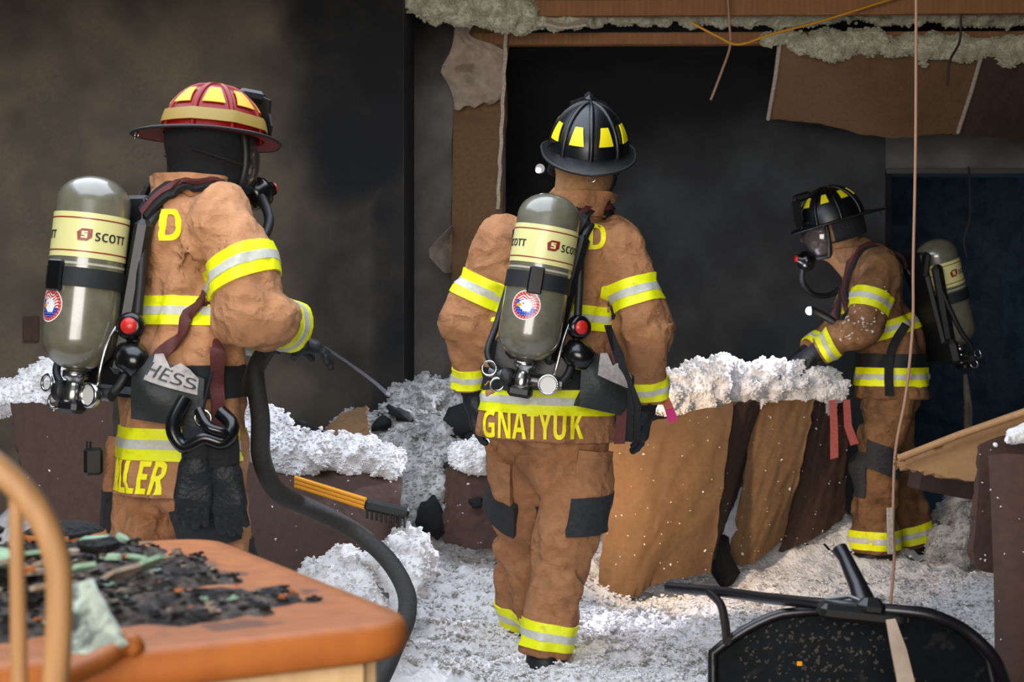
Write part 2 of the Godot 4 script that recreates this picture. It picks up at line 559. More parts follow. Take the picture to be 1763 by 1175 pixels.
# a strap along points, drawn onto the skin of a field
func strap_mesh(f: Field, pts: Array, width: float, off := 0.006, steps := 8, thick := 0.006) -> ArrayMesh:
	var cv := Curve3D.new()
	for p in pts: cv.add_point(p)
	var n := steps * (pts.size() - 1)
	var mid := []
	for i in n + 1:
		var p := spline(pts, float(i) / n)
		mid.append(f.onto(p, off) if f != null else p)
	for k in 2:
		for i in range(1, n):
			mid[i] = (mid[i - 1] + mid[i + 1]) * 0.25 + mid[i] * 0.5
	var g := [PackedVector3Array(), PackedVector3Array(), PackedVector3Array()]
	for i in n + 1:
		var t: Vector3 = (mid[mini(i + 1, n)] - mid[maxi(i - 1, 0)]).normalized()
		var nn: Vector3 = f.grad(mid[i]) if f != null else Vector3.BACK
		var s := t.cross(nn).normalized() * width * 0.5
		g[0].append(mid[i] - s)
		g[1].append(mid[i])
		g[2].append(mid[i] + s)
	var b := MB.new()
	b.sheet(g, thick)
	return b.mesh()

func spline(pts: Array, t: float) -> Vector3:
	var x := t * (pts.size() - 1)
	var i := mini(int(x), pts.size() - 2)
	var f := x - i
	return (pts[i] as Vector3).cubic_interpolate(pts[i + 1], pts[maxi(i - 1, 0)], pts[mini(i + 2, pts.size() - 1)], f)

func curve(pts: Array, n: int) -> Array:
	var r := []
	for i in n + 1: r.append(spline(pts, float(i) / n))
	return r

# ---------------------------------------------------------------- nodes
var used := {}
func numbered(called: String) -> String:
	if not used.has(called):
		used[called] = 0
		return called
	used[called] += 1
	return "%s_%03d" % [called, used[called]]

func tag(o: Node, label := "", category := "", grp := "", kind := "") -> Node:
	if label: o.set_meta("label", label)
	if category: o.set_meta("category", category)
	if grp: o.set_meta("group", grp)
	if kind: o.set_meta("kind", kind)
	return o

func thing(called: String, label: String, category: String, at := Transform3D.IDENTITY, grp := "") -> Node3D:
	var o := Node3D.new()
	o.name = numbered(called)
	add_child(o)
	o.transform = at
	tag(o, label, category, grp)
	return o

func obj(called: String, mesh: Mesh, m: Material, parent: Node = self) -> MeshInstance3D:
	var o := MeshInstance3D.new()
	o.name = numbered(called) if parent == self else called
	o.mesh = mesh
	o.material_override = m
	parent.add_child(o, true)
	return o

func structure(called: String, mesh: Mesh, m: Material, parent: Node = self) -> MeshInstance3D:
	var o := obj(called, mesh, m, parent)
	if parent == self: o.set_meta("kind", "structure")
	return o

func scatter(called: String, mesh: Mesh, m: Material, list: Array, parent: Node) -> MultiMeshInstance3D:
	var mm := MultiMesh.new()
	mm.transform_format = MultiMesh.TRANSFORM_3D
	mm.mesh = mesh
	mm.instance_count = list.size()
	for i in list.size(): mm.set_instance_transform(i, list[i])
	var o := MultiMeshInstance3D.new()
	o.name = numbered(called) if parent == self else called
	o.multimesh = mm
	o.material_override = m
	parent.add_child(o, true)
	o.set_meta("kind", "stuff")
	return o

func boxmesh(s: Vector3, bev := 0.004, xf := Transform3D.IDENTITY) -> ArrayMesh:
	var b := MB.new()
	b.box(xf, s, bev)
	return b.mesh()

func tubemesh(pts: Array, r, seg := 10, squash := 1.0) -> ArrayMesh:
	var b := MB.new()
	b.tube(pts, r, seg, true, squash)
	return b.mesh()

func sheetmesh(g: Array, t: float) -> ArrayMesh:
	var b := MB.new()
	b.sheet(g, t)
	return b.mesh()

# a point of the place from where the photograph shows it and how far it is
func W(px: float, py: float, d: float) -> Vector3:
	return Vector3((px - 881.5) / FOCAL * d, EYE - (py - 587.5) / FOCAL * d, -d)

func turned(y: float, x := 0.0, z := 0.0) -> Basis:
	return Basis.from_euler(Vector3(deg_to_rad(x), deg_to_rad(y), deg_to_rad(z)))

func lump(seed_: int, r := 1.0, rough := 0.35, sub := 1) -> ArrayMesh:
	var n := FastNoiseLite.new()
	n.seed = seed_
	n.frequency = 0.9
	var b := MB.new()
	var rows := 4 + sub * 2
	var cols := 6 + sub * 2
	var g := []
	for i in rows + 1:
		var row := PackedVector3Array()
		var a := PI * i / rows - PI / 2
		for j in cols:
			var t := TAU * j / cols
			var d := Vector3(cos(a) * cos(t), sin(a), -cos(a) * sin(t))
			row.append(d * r * (1.0 + rough * 1.6 * n.get_noise_3dv(d * 1.3)))
		g.append(row)
	b.grid(g, true)
	return b.mesh()

# a tuft of loose fibre: small soft blobs clinging together
func tuft(seed_: int, blobs := 6) -> ArrayMesh:
	var rng := RandomNumberGenerator.new()
	rng.seed = seed_
	var n := FastNoiseLite.new()
	n.seed = seed_
	n.frequency = 1.1
	var b := MB.new()
	for k in blobs:
		var at := Vector3(rng.randf_range(-1, 1), rng.randf_range(-0.6, 0.6), rng.randf_range(-1, 1)) * 0.62
		var r := rng.randf_range(0.28, 0.52)
		var g := []
		for i in 6:
			var row := PackedVector3Array()
			var a := PI * i / 5 - PI / 2
			for j in 8:
				var t := TAU * j / 8
				var d := Vector3(cos(a) * cos(t), sin(a), -cos(a) * sin(t))
				row.append(at + d * r * (1.0 + 0.7 * n.get_noise_3dv((at + d * r) * 2.2)))
			g.append(row)
		b.grid(g, true)
	return b.mesh()

# ---------------------------------------------------------------- materials
func noise_image(freq: float, seed_: int, size := 256, oct := 4) -> Image:
	var n := FastNoiseLite.new()
	n.seed = seed_
	n.frequency = freq
	n.noise_type = FastNoiseLite.TYPE_SIMPLEX_SMOOTH
	n.fractal_octaves = oct
	return n.get_seamless_image(size, size)

# grain: colours of the surface between lo and hi, with blotches of a third
func grain_texture(freq: float, seed_: int, lo: Color, hi: Color, spot := Color(0, 0, 0, 0), spot_at := 0.66, size := 256, broad := 0.28) -> ImageTexture:
	var a := noise_image(freq, seed_, size)
	var b := noise_image(freq * broad, seed_ + 7, size)
	var im := Image.create_empty(size, size, false, Image.FORMAT_RGB8)
	for y in size:
		for x in size:
			var c := lo.lerp(hi, a.get_pixel(x, y).r)
			if spot.a > 0.0:
				c = c.lerp(spot, spot.a * smoothstep(spot_at, spot_at + (0.12 if broad > 0.2 else 0.3), b.get_pixel(x, y).r * 0.75 + a.get_pixel(x, y).r * 0.25))
			im.set_pixel(x, y, c)
	im.generate_mipmaps()
	return ImageTexture.create_from_image(im)

func bump_texture(freq: float, seed_: int, strength := 3.0, size := 256) -> ImageTexture:
	var im := noise_image(freq, seed_, size)
	im.convert(Image.FORMAT_RGB8)
	im.bump_map_to_normal_map(strength)
	return ImageTexture.create_from_image(im)

func plain(c: Color, rough := 0.8, metal := 0.0) -> StandardMaterial3D:
	var m := StandardMaterial3D.new()
	m.albedo_color = c
	m.roughness = rough
	m.metallic = metal
	return m

func grained(t: Texture2D, rough := 0.85, scale := 1.0, bump: Texture2D = null, bump_scale := 0.6, world := false) -> StandardMaterial3D:
	var m := StandardMaterial3D.new()
	m.albedo_texture = t
	m.roughness = rough
	m.uv1_triplanar = true
	m.uv1_world_triplanar = world
	m.uv1_scale = Vector3.ONE * scale
	if bump:
		m.normal_enabled = true
		m.normal_texture = bump
		m.normal_scale = bump_scale
	return m

# lettering cut from a font, as flat letters of a little thickness
func letters(text: String, height: float, stretch := 1.0, depth := 0.002, bold := true) -> ArrayMesh:
	var f := SystemFont.new()
	f.font_names = PackedStringArray(["Droid Sans"])
	f.font_weight = 700 if bold else 400
	var t := TextMesh.new()
	t.text = text
	t.font = f
	t.font_size = 64
	t.pixel_size = height / 46.0
	t.depth = depth
	t.curve_step = 4.0
	var arr := t.get_mesh_arrays()
	var pv: PackedVector3Array = arr[Mesh.ARRAY_VERTEX]
	for i in pv.size(): pv[i].x *= stretch
	arr[Mesh.ARRAY_VERTEX] = pv
	var am := ArrayMesh.new()
	am.add_surface_from_arrays(Mesh.PRIMITIVE_TRIANGLES, arr)
	return am

# every vertex of a mesh moved by a function, long triangles split first so that they follow
func bent(mesh: ArrayMesh, how: Callable, most := 0.016) -> ArrayMesh:
	var arr := mesh.surface_get_arrays(0)
	var pv: PackedVector3Array = arr[Mesh.ARRAY_VERTEX]
	var todo := []
	if arr[Mesh.ARRAY_INDEX] != null and arr[Mesh.ARRAY_INDEX].size() > 0:
		var ix: PackedInt32Array = arr[Mesh.ARRAY_INDEX]
		for k in range(0, ix.size(), 3): todo.append([pv[ix[k]], pv[ix[k + 1]], pv[ix[k + 2]]])
	else:
		for k in range(0, pv.size(), 3): todo.append([pv[k], pv[k + 1], pv[k + 2]])
	var st := SurfaceTool.new()
	st.begin(Mesh.PRIMITIVE_TRIANGLES)
	st.set_smooth_group(-1)
	while todo:
		var t: Array = todo.pop_back()
		var ab: float = t[0].distance_to(t[1])
		var bc: float = t[1].distance_to(t[2])
		var ca: float = t[2].distance_to(t[0])
		var m := maxf(ab, maxf(bc, ca))
		if m > most:
			if m == ab:
				var q: Vector3 = (t[0] + t[1]) * 0.5
				todo.append([t[0], q, t[2]]); todo.append([q, t[1], t[2]])
			elif m == bc:
				var q: Vector3 = (t[1] + t[2]) * 0.5
				todo.append([t[0], t[1], q]); todo.append([t[0], q, t[2]])
			else:
				var q: Vector3 = (t[2] + t[0]) * 0.5
				todo.append([t[0], t[1], q]); todo.append([q, t[1], t[2]])
			continue
		for p in t: st.add_vertex(how.call(p))
	st.generate_normals()
	return st.commit()

# ---------------------------------------------------------------- firefighters
func stripe(part: Node, f: Field, c: Vector3, axis: Vector3, ref: Vector3, a0: float, a1: float, far: float, w := 0.088, slope := 0.0, n := 40) -> void:
	obj("reflective_stripe", wrap_patch(f, c, axis, ref, a0, a1, -w / 2, w / 2, far, 0.004, n, 4, slope), M.lime, part)
	obj("silver_band", wrap_patch(f, c, axis, ref, a0, a1, -w / 6.8, w / 6.8, far + 0.002, 0.006, n, 2, slope), M.silver, part)

func glove(part_of: Node, wrist: Vector3, dir: Vector3, back: Vector3, curl: float, left: bool, m: Material) -> void:
	# palm along dir, back of the hand towards back; thumb on the inner side
	dir = dir.normalized()
	back = (back - dir * back.dot(dir)).normalized()
	var side := dir.cross(back) * (1.0 if left else -1.0)
	var q := []
	q.append(bone(wrist - dir * 0.03, 0.043, wrist + dir * 0.03, 0.04, 1, 0.02))
	var knuckle := wrist + dir * 0.105
	for k in 4:
		var s := (k - 1.5) * 0.022
		q.append(bone(wrist + dir * 0.03 + side * s * 0.7, 0.026, knuckle + side * s, 0.02, 1, 0.015))
		var ln: float = [0.072, 0.082, 0.078, 0.06][k]
		var p := knuckle + side * s
		var a := 0.0
		for j in 3:
			a += curl * [0.6, 1.0, 0.7][j]
			var d := (dir * cos(a) - back * sin(a) + side * s * 1.2).normalized()
			var e: Vector3 = p + d * ln * [0.42, 0.32, 0.26][j]
			q.append(bone(p, 0.0125 - j * 0.0008, e, 0.0115 - j * 0.0008, 1, 0.006))
			p = e
	var t0 := wrist + dir * 0.035 - side * 0.03
	var t1 := t0 + (dir * 0.6 - side * 0.6 - back * 0.35).normalized() * 0.045
	var t2 := t1 + (dir * 0.85 - side * 0.15 - back * 0.5).normalized() * 0.04
	q.append(bone(t0, 0.022, t1, 0.016, 1, 0.012))
	q.append(bone(t1, 0.015, t2, 0.012, 1, 0.008))
	var f := field(q, 0.005)
	var g := obj("glove", f.mesh(), m, part_of)
	obj("cuff", tubemesh([wrist - dir * 0.075, wrist - dir * 0.03, wrist + dir * 0.005], [0.052, 0.05, 0.045], 16), M.black_cloth, g)

func boot(part_of: Node, ankle: Vector3, toe: Vector3) -> void:
	var q := []
	q.append(bone(ankle + Vector3(0, 0.12, 0), 0.062, ankle, 0.058, 1, 0.03))
	q.append(bone(ankle + Vector3(0, -0.02, 0) - toe * 0.03, 0.058, ankle + toe * 0.10 + Vector3(0, -0.045, 0), 0.05, 1, 0.03))
	q.append(bone(ankle + toe * 0.10 + Vector3(0, -0.05, 0), 0.05, ankle + toe * 0.165 + Vector3(0, -0.055, 0), 0.045, 1, 0.03))
	var f := field(q, 0.009, [[ankle + Vector3(0, -0.09, 0), Vector3.DOWN]])
	var o := obj("boot", f.mesh(), M.rubber, part_of)
	var b := MB.new()
	var side := toe.cross(Vector3.UP)
	var ring := []
	for y in [-0.1, -0.07]:
		var row := PackedVector3Array()
		for k in 20:
			var a := TAU * k / 20
			row.append(ankle + toe * (0.05 + 0.158 * cos(a)) - side * sin(a) * (0.052 + 0.006 * cos(a)) + Vector3(0, y, 0))
		ring.append(row)
	b.grid(ring, true, true)
	b.fan(ring[0], false); b.fan(ring[1], true)
	obj("sole", b.mesh(), M.rubber, o)

func dome(phi: float, e: float, off := 0.0) -> Vector3:
	var p := deg_to_rad(phi)
	var q := deg_to_rad(e)
	return Vector3((0.126 + off) * cos(q) * sin(p), (0.158 + off) * sin(q), -(0.155 + off) * cos(q) * cos(p))

func helmet(part_of: Node, at: Transform3D, shell: Material, patch: Material, band: Material, plate: Material, shield: bool, pe := Vector2(30, 54), pw := Vector2(14.5, 9.5), flap := false) -> Node3D:
	var b := MB.new()
	var g := []
	for i in 13:
		var row := PackedVector3Array()
		for j in 40:
			row.append(dome(-360.0 * j / 40 , i * 90.0 / 12 * 0.995))
		g.append(row)
	b.grid(g, true, true)
	var o := obj("helmet", b.mesh(), shell, part_of)
	o.transform = at
	# brim, long behind, curled up at the sides
	b = MB.new()
	var rows := []
	for i in 5:
		var row := PackedVector3Array()
		for j in 49:
			var phi := -360.0 * j / 48
			var c := cos(deg_to_rad(phi))
			var back := maxf(0.0, -c)
			var reach := 0.026 + 0.022 * maxf(0.0, c) + 0.068 * pow(back, 2.0)
			var t := 1.0 - i / 4.0
			var p := dome(phi, 0.0, 0.0)
			var d := Vector3(p.x, 0, p.z).normalized()
			row.append(p + d * reach * t + Vector3(0, 0.004 - t * (0.010 + 0.012 * back * back) + 0.008 * t * t * absf(sin(deg_to_rad(phi))), 0))
		rows.append(row)
	b.sheet(rows, 0.006)
	obj("brim", b.mesh(), shell, o)
	var rim := []
	for j in 49: rim.append(rows[0][j] + Vector3(0, -0.003, 0))
	obj("brim_edge", tubemesh(rim, 0.005, 8), M.rubber, o)
	for k in 8:
		var pts := []
		var rad := []
		for i in 11:
			pts.append(dome(k * 45.0, i * 8.7, -0.001))
			rad.append(0.009 if i < 9 else 0.007)
		obj("ridge", tubemesh(pts, rad, 8), shell, o)
	for k in 8:
		var c := k * 45.0 + 22.5
		var pg := []
		for i in 5:
			var t := i / 4.0
			var half := lerpf(pw.x, pw.y, t)
			var row := PackedVector3Array()
			for j in 7: row.append(dome(c + lerpf(half, -half, j / 6.0), lerpf(pe.x, pe.y, t), 0.0035))
			pg.append(row)
		b = MB.new()
		var rev := []
		for r in pg:
			var rr: PackedVector3Array = r
			rr.reverse()
			rev.append(rr)
		b.sheet(rev, 0.003)
		obj("reflective_patch", b.mesh(), patch, o)
	if band:
		b = MB.new()
		var bg := []
		for i in 3:
			var row := PackedVector3Array()
			for j in 57: row.append(dome(-360.0 * j / 56, lerpf(8.0, 21.0, i / 2.0), 0.006 + 0.004 * pow(absf(cos(deg_to_rad(360.0 * j / 56 * 4.0))), 8)))
			bg.append(row)
		var rv := []
		for r in bg:
			var rr: PackedVector3Array = r
			rr.reverse()
			rv.append(rr)
		b.sheet(rv, 0.004)
		obj("reflective_band", b.mesh(), band, o)
	if shield:
		b = MB.new()
		var poly := PackedVector2Array([Vector2(-0.045, 0.0), Vector2(0.045, 0.0), Vector2(0.066, 0.045), Vector2(0.055, 0.09), Vector2(0.068, 0.135), Vector2(0.03, 0.15), Vector2(0, 0.165), Vector2(-0.03, 0.15), Vector2(-0.068, 0.135), Vector2(-0.055, 0.09), Vector2(-0.066, 0.045)])
		b.plate(poly, 0.007, Transform3D(turned(0, 6, 0).scaled(Vector3(0.9, 0.86, 1)), Vector3(0, 0.012, -0.163)))
		obj("front_shield", b.mesh(), plate, o)
		b = MB.new()
		b.box(Transform3D(Basis(), Vector3(0, 0.145, -0.115)), Vector3(0.03, 0.04, 0.09), 0.012)
		obj("shield_holder", b.mesh(), plate, o)
	if flap:
		var fg := []
		for i in 4:
			var row := PackedVector3Array()
			for j in 17:
				var ph := deg_to_rad(lerpf(292, 68, j / 16.0))
				row.append(Vector3(sin(ph) * (0.118 + 0.003 * i), -0.10 + i * 0.035, -cos(ph) * (0.14 + 0.002 * i)))
			fg.append(row)
		obj("ear_flap", sheetmesh(fg, 0.006), M.hood_black, o)
	# small ring at the back of the brim
	var ring := []
	for k in 17: ring.append(Vector3(cos(TAU * k / 16) * 0.013, -0.032 + sin(TAU * k / 16) * 0.013, 0.24))
	obj("hanging_ring", tubemesh(ring, 0.0018, 6), M.chrome, o)
	return o

# joints in the person's own axes: forward -z, right +x
func person(s: Dictionary) -> Dictionary:
	var root := thing("person", s.label, "person", Transform3D(turned(s.yaw), s.base))
	tag(root, "", "", "firefighters in the burnt room")
	var V := func(k): return s[k] as Vector3
	var chest: Vector3 = s.chest
	var neck: Vector3 = s.neck
	var head: Vector3 = s.head
	var waist: Vector3 = s.waist
	var fold := FastNoiseLite.new()
	fold.seed = s.seed
	fold.frequency = 4.2
	fold.fractal_type = FastNoiseLite.FRACTAL_RIDGED
	fold.fractal_octaves = 2
	fold.fractal_gain = 0.35
	fold.domain_warp_enabled = true
	fold.domain_warp_amplitude = 0.06
	fold.domain_warp_frequency = 4.0
	# the body under the clothes: one continuous figure
	var q := []
	q.append(bone(chest, 0.15, waist, 0.13, 0.68))
	q.append(bone(waist, 0.13, waist + Vector3(0, -0.1, 0), 0.145, 0.72))
	q.append(bone(V.call("sh_l"), 0.055, V.call("sh_r"), 0.055, 1.0))
	q.append(bone(chest + Vector3(0, 0.1, 0), 0.07, head, 0.06))
	q.append(bone(head + Vector3(0, 0.02, 0.012), 0.088, head + Vector3(0, -0.035, -0.035), 0.072, 1.12, 0.03))
	q.append(bone(head + Vector3(0, -0.01, -0.112), 0.012, head + Vector3(0, -0.035, -0.125), 0.017, 1.0, 0.02))
	for k in ["l", "r"]:
		q.append(bone(V.call("sh_" + k), 0.058, V.call("el_" + k), 0.046))
		q.append(bone(V.call("el_" + k), 0.046, V.call("wr_" + k), 0.03))
		q.append(bone(V.call("wr_" + k), 0.028, V.call("wr_" + k) + (V.call("wr_" + k) - V.call("el_" + k)).normalized() * 0.06, 0.026))
		q.append(bone(V.call("hip_" + k), 0.09, V.call("kn_" + k), 0.062))
		q.append(bone(V.call("kn_" + k), 0.062, V.call("an_" + k), 0.042))
		q.append(bone(V.call("an_" + k), 0.04, V.call("an_" + k) + s.toe * 0.1 + Vector3(0, -0.04, 0), 0.03))
	obj("body", field(q, 0.015).mesh(), M.skin, root)
	# coat
	q = []
	q.append(bone(chest + Vector3(0, 0.02, 0), 0.185, waist, 0.19, 0.72, 0.07))
	q.append(bone(waist, 0.192, s.hem, 0.235, 0.82, 0.07))
	q.append(bone(V.call("sh_l") + Vector3(0, -0.01, 0), 0.082, V.call("sh_r") + Vector3(0, -0.01, 0), 0.082, 1.0, 0.07))
	q.append(bone(chest + Vector3(0, 0.13, 0), 0.1, neck + Vector3(0, 0.015, 0), 0.088, 1.0, 0.05))
	for k in ["l", "r"]:
		q.append(bone(V.call("sh_" + k), 0.094, V.call("el_" + k), 0.096, 1.0, 0.035))
		q.append(bone(V.call("el_" + k), 0.097, V.call("wr_" + k), 0.072, 1.0, 0.03))
	var cuts := [[s.hem, (s.hem - waist).normalized()]]
	for k in ["l", "r"]:
		cuts.append([V.call("wr_" + k), (V.call("wr_" + k) - V.call("el_" + k)).normalized(), 0.14])
	var fj := field(q, 0.0105, cuts, fold, 0.03, Vector3(1.0, 0.6, 1.0))
	var jacket := obj("coat", fj.mesh(), s.cloth, root)
	# trousers
	q = []
	q.append(bone(waist + Vector3(0, -0.06, 0), 0.175, (V.call("hip_l") + V.call("hip_r")) * 0.5 + Vector3(0, -0.03, 0), 0.178, 0.78, 0.05))
	for k in ["l", "r"]:
		q.append(bone(V.call("hip_" + k), 0.115, V.call("kn_" + k), 0.11, 1.0, 0.04))
		q.append(bone(V.call("kn_" + k), 0.104, V.call("an_" + k), s.get("leg_r", 0.1), 1.0, 0.03))
	cuts = []
	for k in ["l", "r"]:
		cuts.append([V.call("an_" + k), (V.call("an_" + k) - V.call("kn_" + k)).normalized(), 0.25])
	var ft := field(q, 0.0105, cuts, fold, 0.032, Vector3(1.0, 0.8, 1.0))
	var pants := obj("trousers", ft.mesh(), s.cloth, root)
	# hood and collar
	q = []
	q.append(bone(neck + Vector3(0, -0.04, 0.005), 0.083, head + Vector3(0, -0.03, 0.02), 0.09, 1.0, 0.04))
	q.append(bone(head + Vector3(0, 0.03, 0.016), 0.104, head + Vector3(0, -0.04, -0.02), 0.09, 1.1, 0.04))
	var fh := field(q, 0.009, [], fold, 0.006)
	obj("hood", fh.mesh(), s.hood, root)
	var up: Vector3 = (neck - chest).normalized()
	var cg := []
	for i in 4:
		var row := PackedVector3Array()
		for j in 31:
			var a := deg_to_rad(lerpf(35, 325, j / 30.0))
			var rr := lerpf(0.102, 0.118, i / 3.0) * (1.0 + 0.05 * sin(j * 1.3))
			row.append(neck - up * 0.035 + up * 0.028 * i * (0.8 + 0.2 * absf(sin(a * 0.5))) + Vector3(sin(-a) * rr, 0, -cos(a) * rr * 1.02))
		cg.append(row)
	obj("collar", sheetmesh(cg, 0.009), s.cloth, jacket)
	# boots, gloves
	for k in ["l", "r"]:
		boot(root, V.call("an_" + k), s.toe)
		var dir: Vector3 = V.call("wr_" + k) - V.call("el_" + k)
		if s.has("hand_" + k): dir = s["hand_" + k]
		glove(root, V.call("wr_" + k) + dir.normalized() * 0.02, dir, s["palm_" + k], s.curl, k == "l", M.glove)
	# reflective trim
	for k in ["l", "r"]:
		var a: Vector3 = V.call("sh_" + k)
		var e: Vector3 = V.call("el_" + k)
		var w: Vector3 = V.call("wr_" + k)
		stripe(jacket, fj, a.lerp(e, s.get("sleeve_t", 0.66)), e - a, Vector3.BACK, 0, 360, 0.125)
		stripe(jacket, fj, e.lerp(w, 0.8), w - e, Vector3.BACK, 0, 360, 0.11, 0.07)
		var kn: Vector3 = V.call("kn_" + k)
		var an: Vector3 = V.call("an_" + k)
		stripe(pants, ft, kn.lerp(an, 0.83), an - kn, Vector3.BACK, 0, 360, 0.15, 0.085)
	var ty: Vector3 = chest.lerp(waist, s.get("torso_t", 0.45))
	stripe(jacket, fj, ty, waist - chest, Vector3.FORWARD, 0, 360, 0.25, 0.078, 0.0, 60)
	stripe(jacket, fj, waist.lerp(s.hem, s.get("skirt_t", 0.6)), waist - s.hem, Vector3.FORWARD, 0, 360, 0.3, 0.085, 0.0, 60)
	# coat flap edge, pockets, dark patches on the thighs and knees
	for k in ["l", "r"]:
		var out_ := -1.0 if k == "l" else 1.0
		var h: Vector3 = V.call("hip_" + k)
		var kn: Vector3 = V.call("kn_" + k)
		var an: Vector3 = V.call("an_" + k)
		var ax := kn - h
		var pr: Vector3 = s.get("pocket_dir", Vector3(0.78, 0, 0.68))
		obj("pocket", wrap_patch(ft, h.lerp(kn, s.get("patch_t", 0.8) - 0.24), ax, Vector3(out_ * pr.x, 0, pr.z), -40, 40, -0.11, 0.07, 0.22, 0.02, 14, 8), s.cloth, pants)
		obj("pocket_patch", wrap_patch(ft, h.lerp(kn, s.get("patch_t", 0.8)), ax, Vector3(out_ * pr.x, 0, pr.z), -46, 42, -0.062, 0.062, 0.22, 0.023, 14, 6, 0.03 * out_), M.patch, pants)
		obj("knee_patch", wrap_patch(ft, kn, an - h, Vector3(0, 0, -1), -60, 60, -0.10, 0.11, 0.2, 0.006, 16, 8), M.patch, pants)
	# name on the tail of the coat
	if s.has("name"):
		var c: Vector3 = s.name_at
		var o := obj("name_letters", bent(letters(s.name, 0.086, s.name_w), func(p): return fj.hit(c + Vector3(p.x, p.y, 0.4), Vector3.FORWARD) + Vector3(0, 0, 0.005 + p.z)), M.letter, jacket)
		o.set_meta("label", "yellow name in block letters across the coat tail")
		c = s.back_at
		obj("back_letter", bent(letters("D", 0.085, 0.85), func(p): return fj.hit(c + Vector3(p.x, p.y, 0.4), Vector3.FORWARD) + Vector3(0, 0, 0.003 + p.z)), M.letter, jacket)
	return {"root": root, "coat": fj, "pants": ft, "jacket": jacket}

func mask(root: Node, head: Vector3, up_: Basis) -> void:
	# full face piece: rim, clear lens, regulator, straps
	var at := Transform3D(up_, head)
	var g := []
	for i in 9:
		var row := PackedVector3Array()
		for j in 13:
			var a := lerpf(-75, 75, j / 12.0)
			var e := lerpf(-58, 48, i / 8.0)
			row.append(Vector3(sin(deg_to_rad(a)) * 0.098 * cos(deg_to_rad(e * 0.8)), -0.02 + sin(deg_to_rad(e)) * 0.105, -0.04 - cos(deg_to_rad(a)) * 0.105 * cos(deg_to_rad(e * 0.7))))
		row.reverse()
		g.append(row)
	var b := MB.new()
	b.sheet(g, 0.003)
	var o := obj("face_mask", b.mesh(), M.lens, root)
	o.transform = at
	var rim := []
	for j in 13: rim.append(g[0][j])
	for i in range(1, 9): rim.append(g[i][12])
	for j in range(11, -1, -1): rim.append(g[8][j])
	for i in range(7, -1, -1): rim.append(g[i][0])
	obj("mask_rim", tubemesh(rim, 0.011, 8), M.rubber, o)
	b = MB.new()
	b.lathe([[0.0, -0.03], [0.036, -0.03], [0.046, -0.015], [0.046, 0.015], [0.04, 0.03], [0.022, 0.04], [0.02, 0.055], [0.0, 0.056]], 24, Transform3D(turned(0, -70, 0), Vector3(0, -0.115, -0.145)))
	obj("regulator", b.mesh(), M.black_gloss, o)
	b = MB.new()
	b.lathe([[0.0, 0.052], [0.016, 0.052], [0.016, 0.062], [0.0, 0.064]], 16, Transform3D(turned(0, -70, 0), Vector3(0, -0.115, -0.145)))
	obj("purge_knob", b.mesh(), M.red, o)
	for sgn in [-1.0, 1.0]:
		for yy in [0.04, -0.05]:
			var p := curve([Vector3(sgn * 0.088, yy, -0.06), Vector3(sgn * 0.112, yy * 0.9 + 0.005, 0.0), Vector3(sgn * 0.09, yy * 0.7 + 0.02, 0.09)], 10)
			obj("mask_strap", tubemesh(p, 0.011, 8, 0.3), M.black_cloth, o)
	obj("air_hose", tubemesh(curve([Vector3(0.03, -0.12, -0.14), Vector3(0.09, -0.2, -0.14), Vector3(0.12, -0.28, -0.08), Vector3(0.13, -0.3, 0.02), Vector3(0.12, -0.26, 0.1)], 18), 0.014, 10), M.rubber, o)

# ---------------------------------------------------------------- breathing apparatus; z points away from the wearer's back
const CR := 0.097
func emblem_texture() -> ImageTexture:
	var n := 192
	var im := Image.create_empty(n, n, false, Image.FORMAT_RGB8)
	var red := Color(0.72, 0.16, 0.14)
	var white := Color(0.93, 0.93, 0.92)
	var blue := Color(0.12, 0.25, 0.62)
	for y in n:
		for x in n:
			var u := (x + 0.5) / n * 2.0 - 1.0
			var w := 1.0 - (y + 0.5) / n * 2.0
			var r := sqrt(u * u + w * w)
			var c := blue
			if r > 0.93: c = white
			elif r > 0.74:
				c = red
				var a := fposmod(atan2(w, u) * 26.0 / TAU, 1.0)
				if r > 0.79 and r < 0.88 and a < 0.5: c = red.lerp(white, 0.55)
			else:
				if w > u * -0.4 + 0.1:
					c = red if fposmod((w + 0.12 * sin(u * 7.0)) * 5.5, 1.0) < 0.5 else white
				elif fposmod(u * 6.0, 1.0) < 0.22 and fposmod(w * 6.0, 1.0) < 0.22: c = white
				# head of a bird of prey
				var e := Vector2((u + 0.02) / 0.46, (w - 0.02) / 0.36)
				if e.length() < 1.0: c = white
				if w < 0.1 and w > -0.42 and u > -0.3 + (0.1 - w) * 0.3 and u < 0.45 - absf(w + 0.1) * 0.4: c = white
				if Vector2((u + 0.48) / 0.2, (w + 0.02) / 0.12).length() < 1.0: c = Color(0.93, 0.6, 0.12)
				if Vector2(u + 0.18, w - 0.1).length() < 0.05: c = Color(0.1, 0.1, 0.1)
			im.set_pixel(x, y, c)
	im.generate_mipmaps()
	return ImageTexture.create_from_image(im)

func on_tank(a: float, y: float, off := 0.0) -> Vector3:
	# a in metres along the skin from the middle of the outer side, to the right seen from behind
	var t := a / CR
	return Vector3(sin(t) * (CR + off), y, cos(t) * (CR + off))

func tank_band(y0: float, y1: float, off: float, a0 := -180.0, a1 := 180.0, t := 0.002) -> ArrayMesh:
	var g := []
	for i in 2:
		var row := PackedVector3Array()
		for j in 49: row.append(on_tank(deg_to_rad(lerpf(a0, a1, j / 48.0)) * CR, [y0, y1][i], off))
		g.append(row)
	return sheetmesh(g, t)

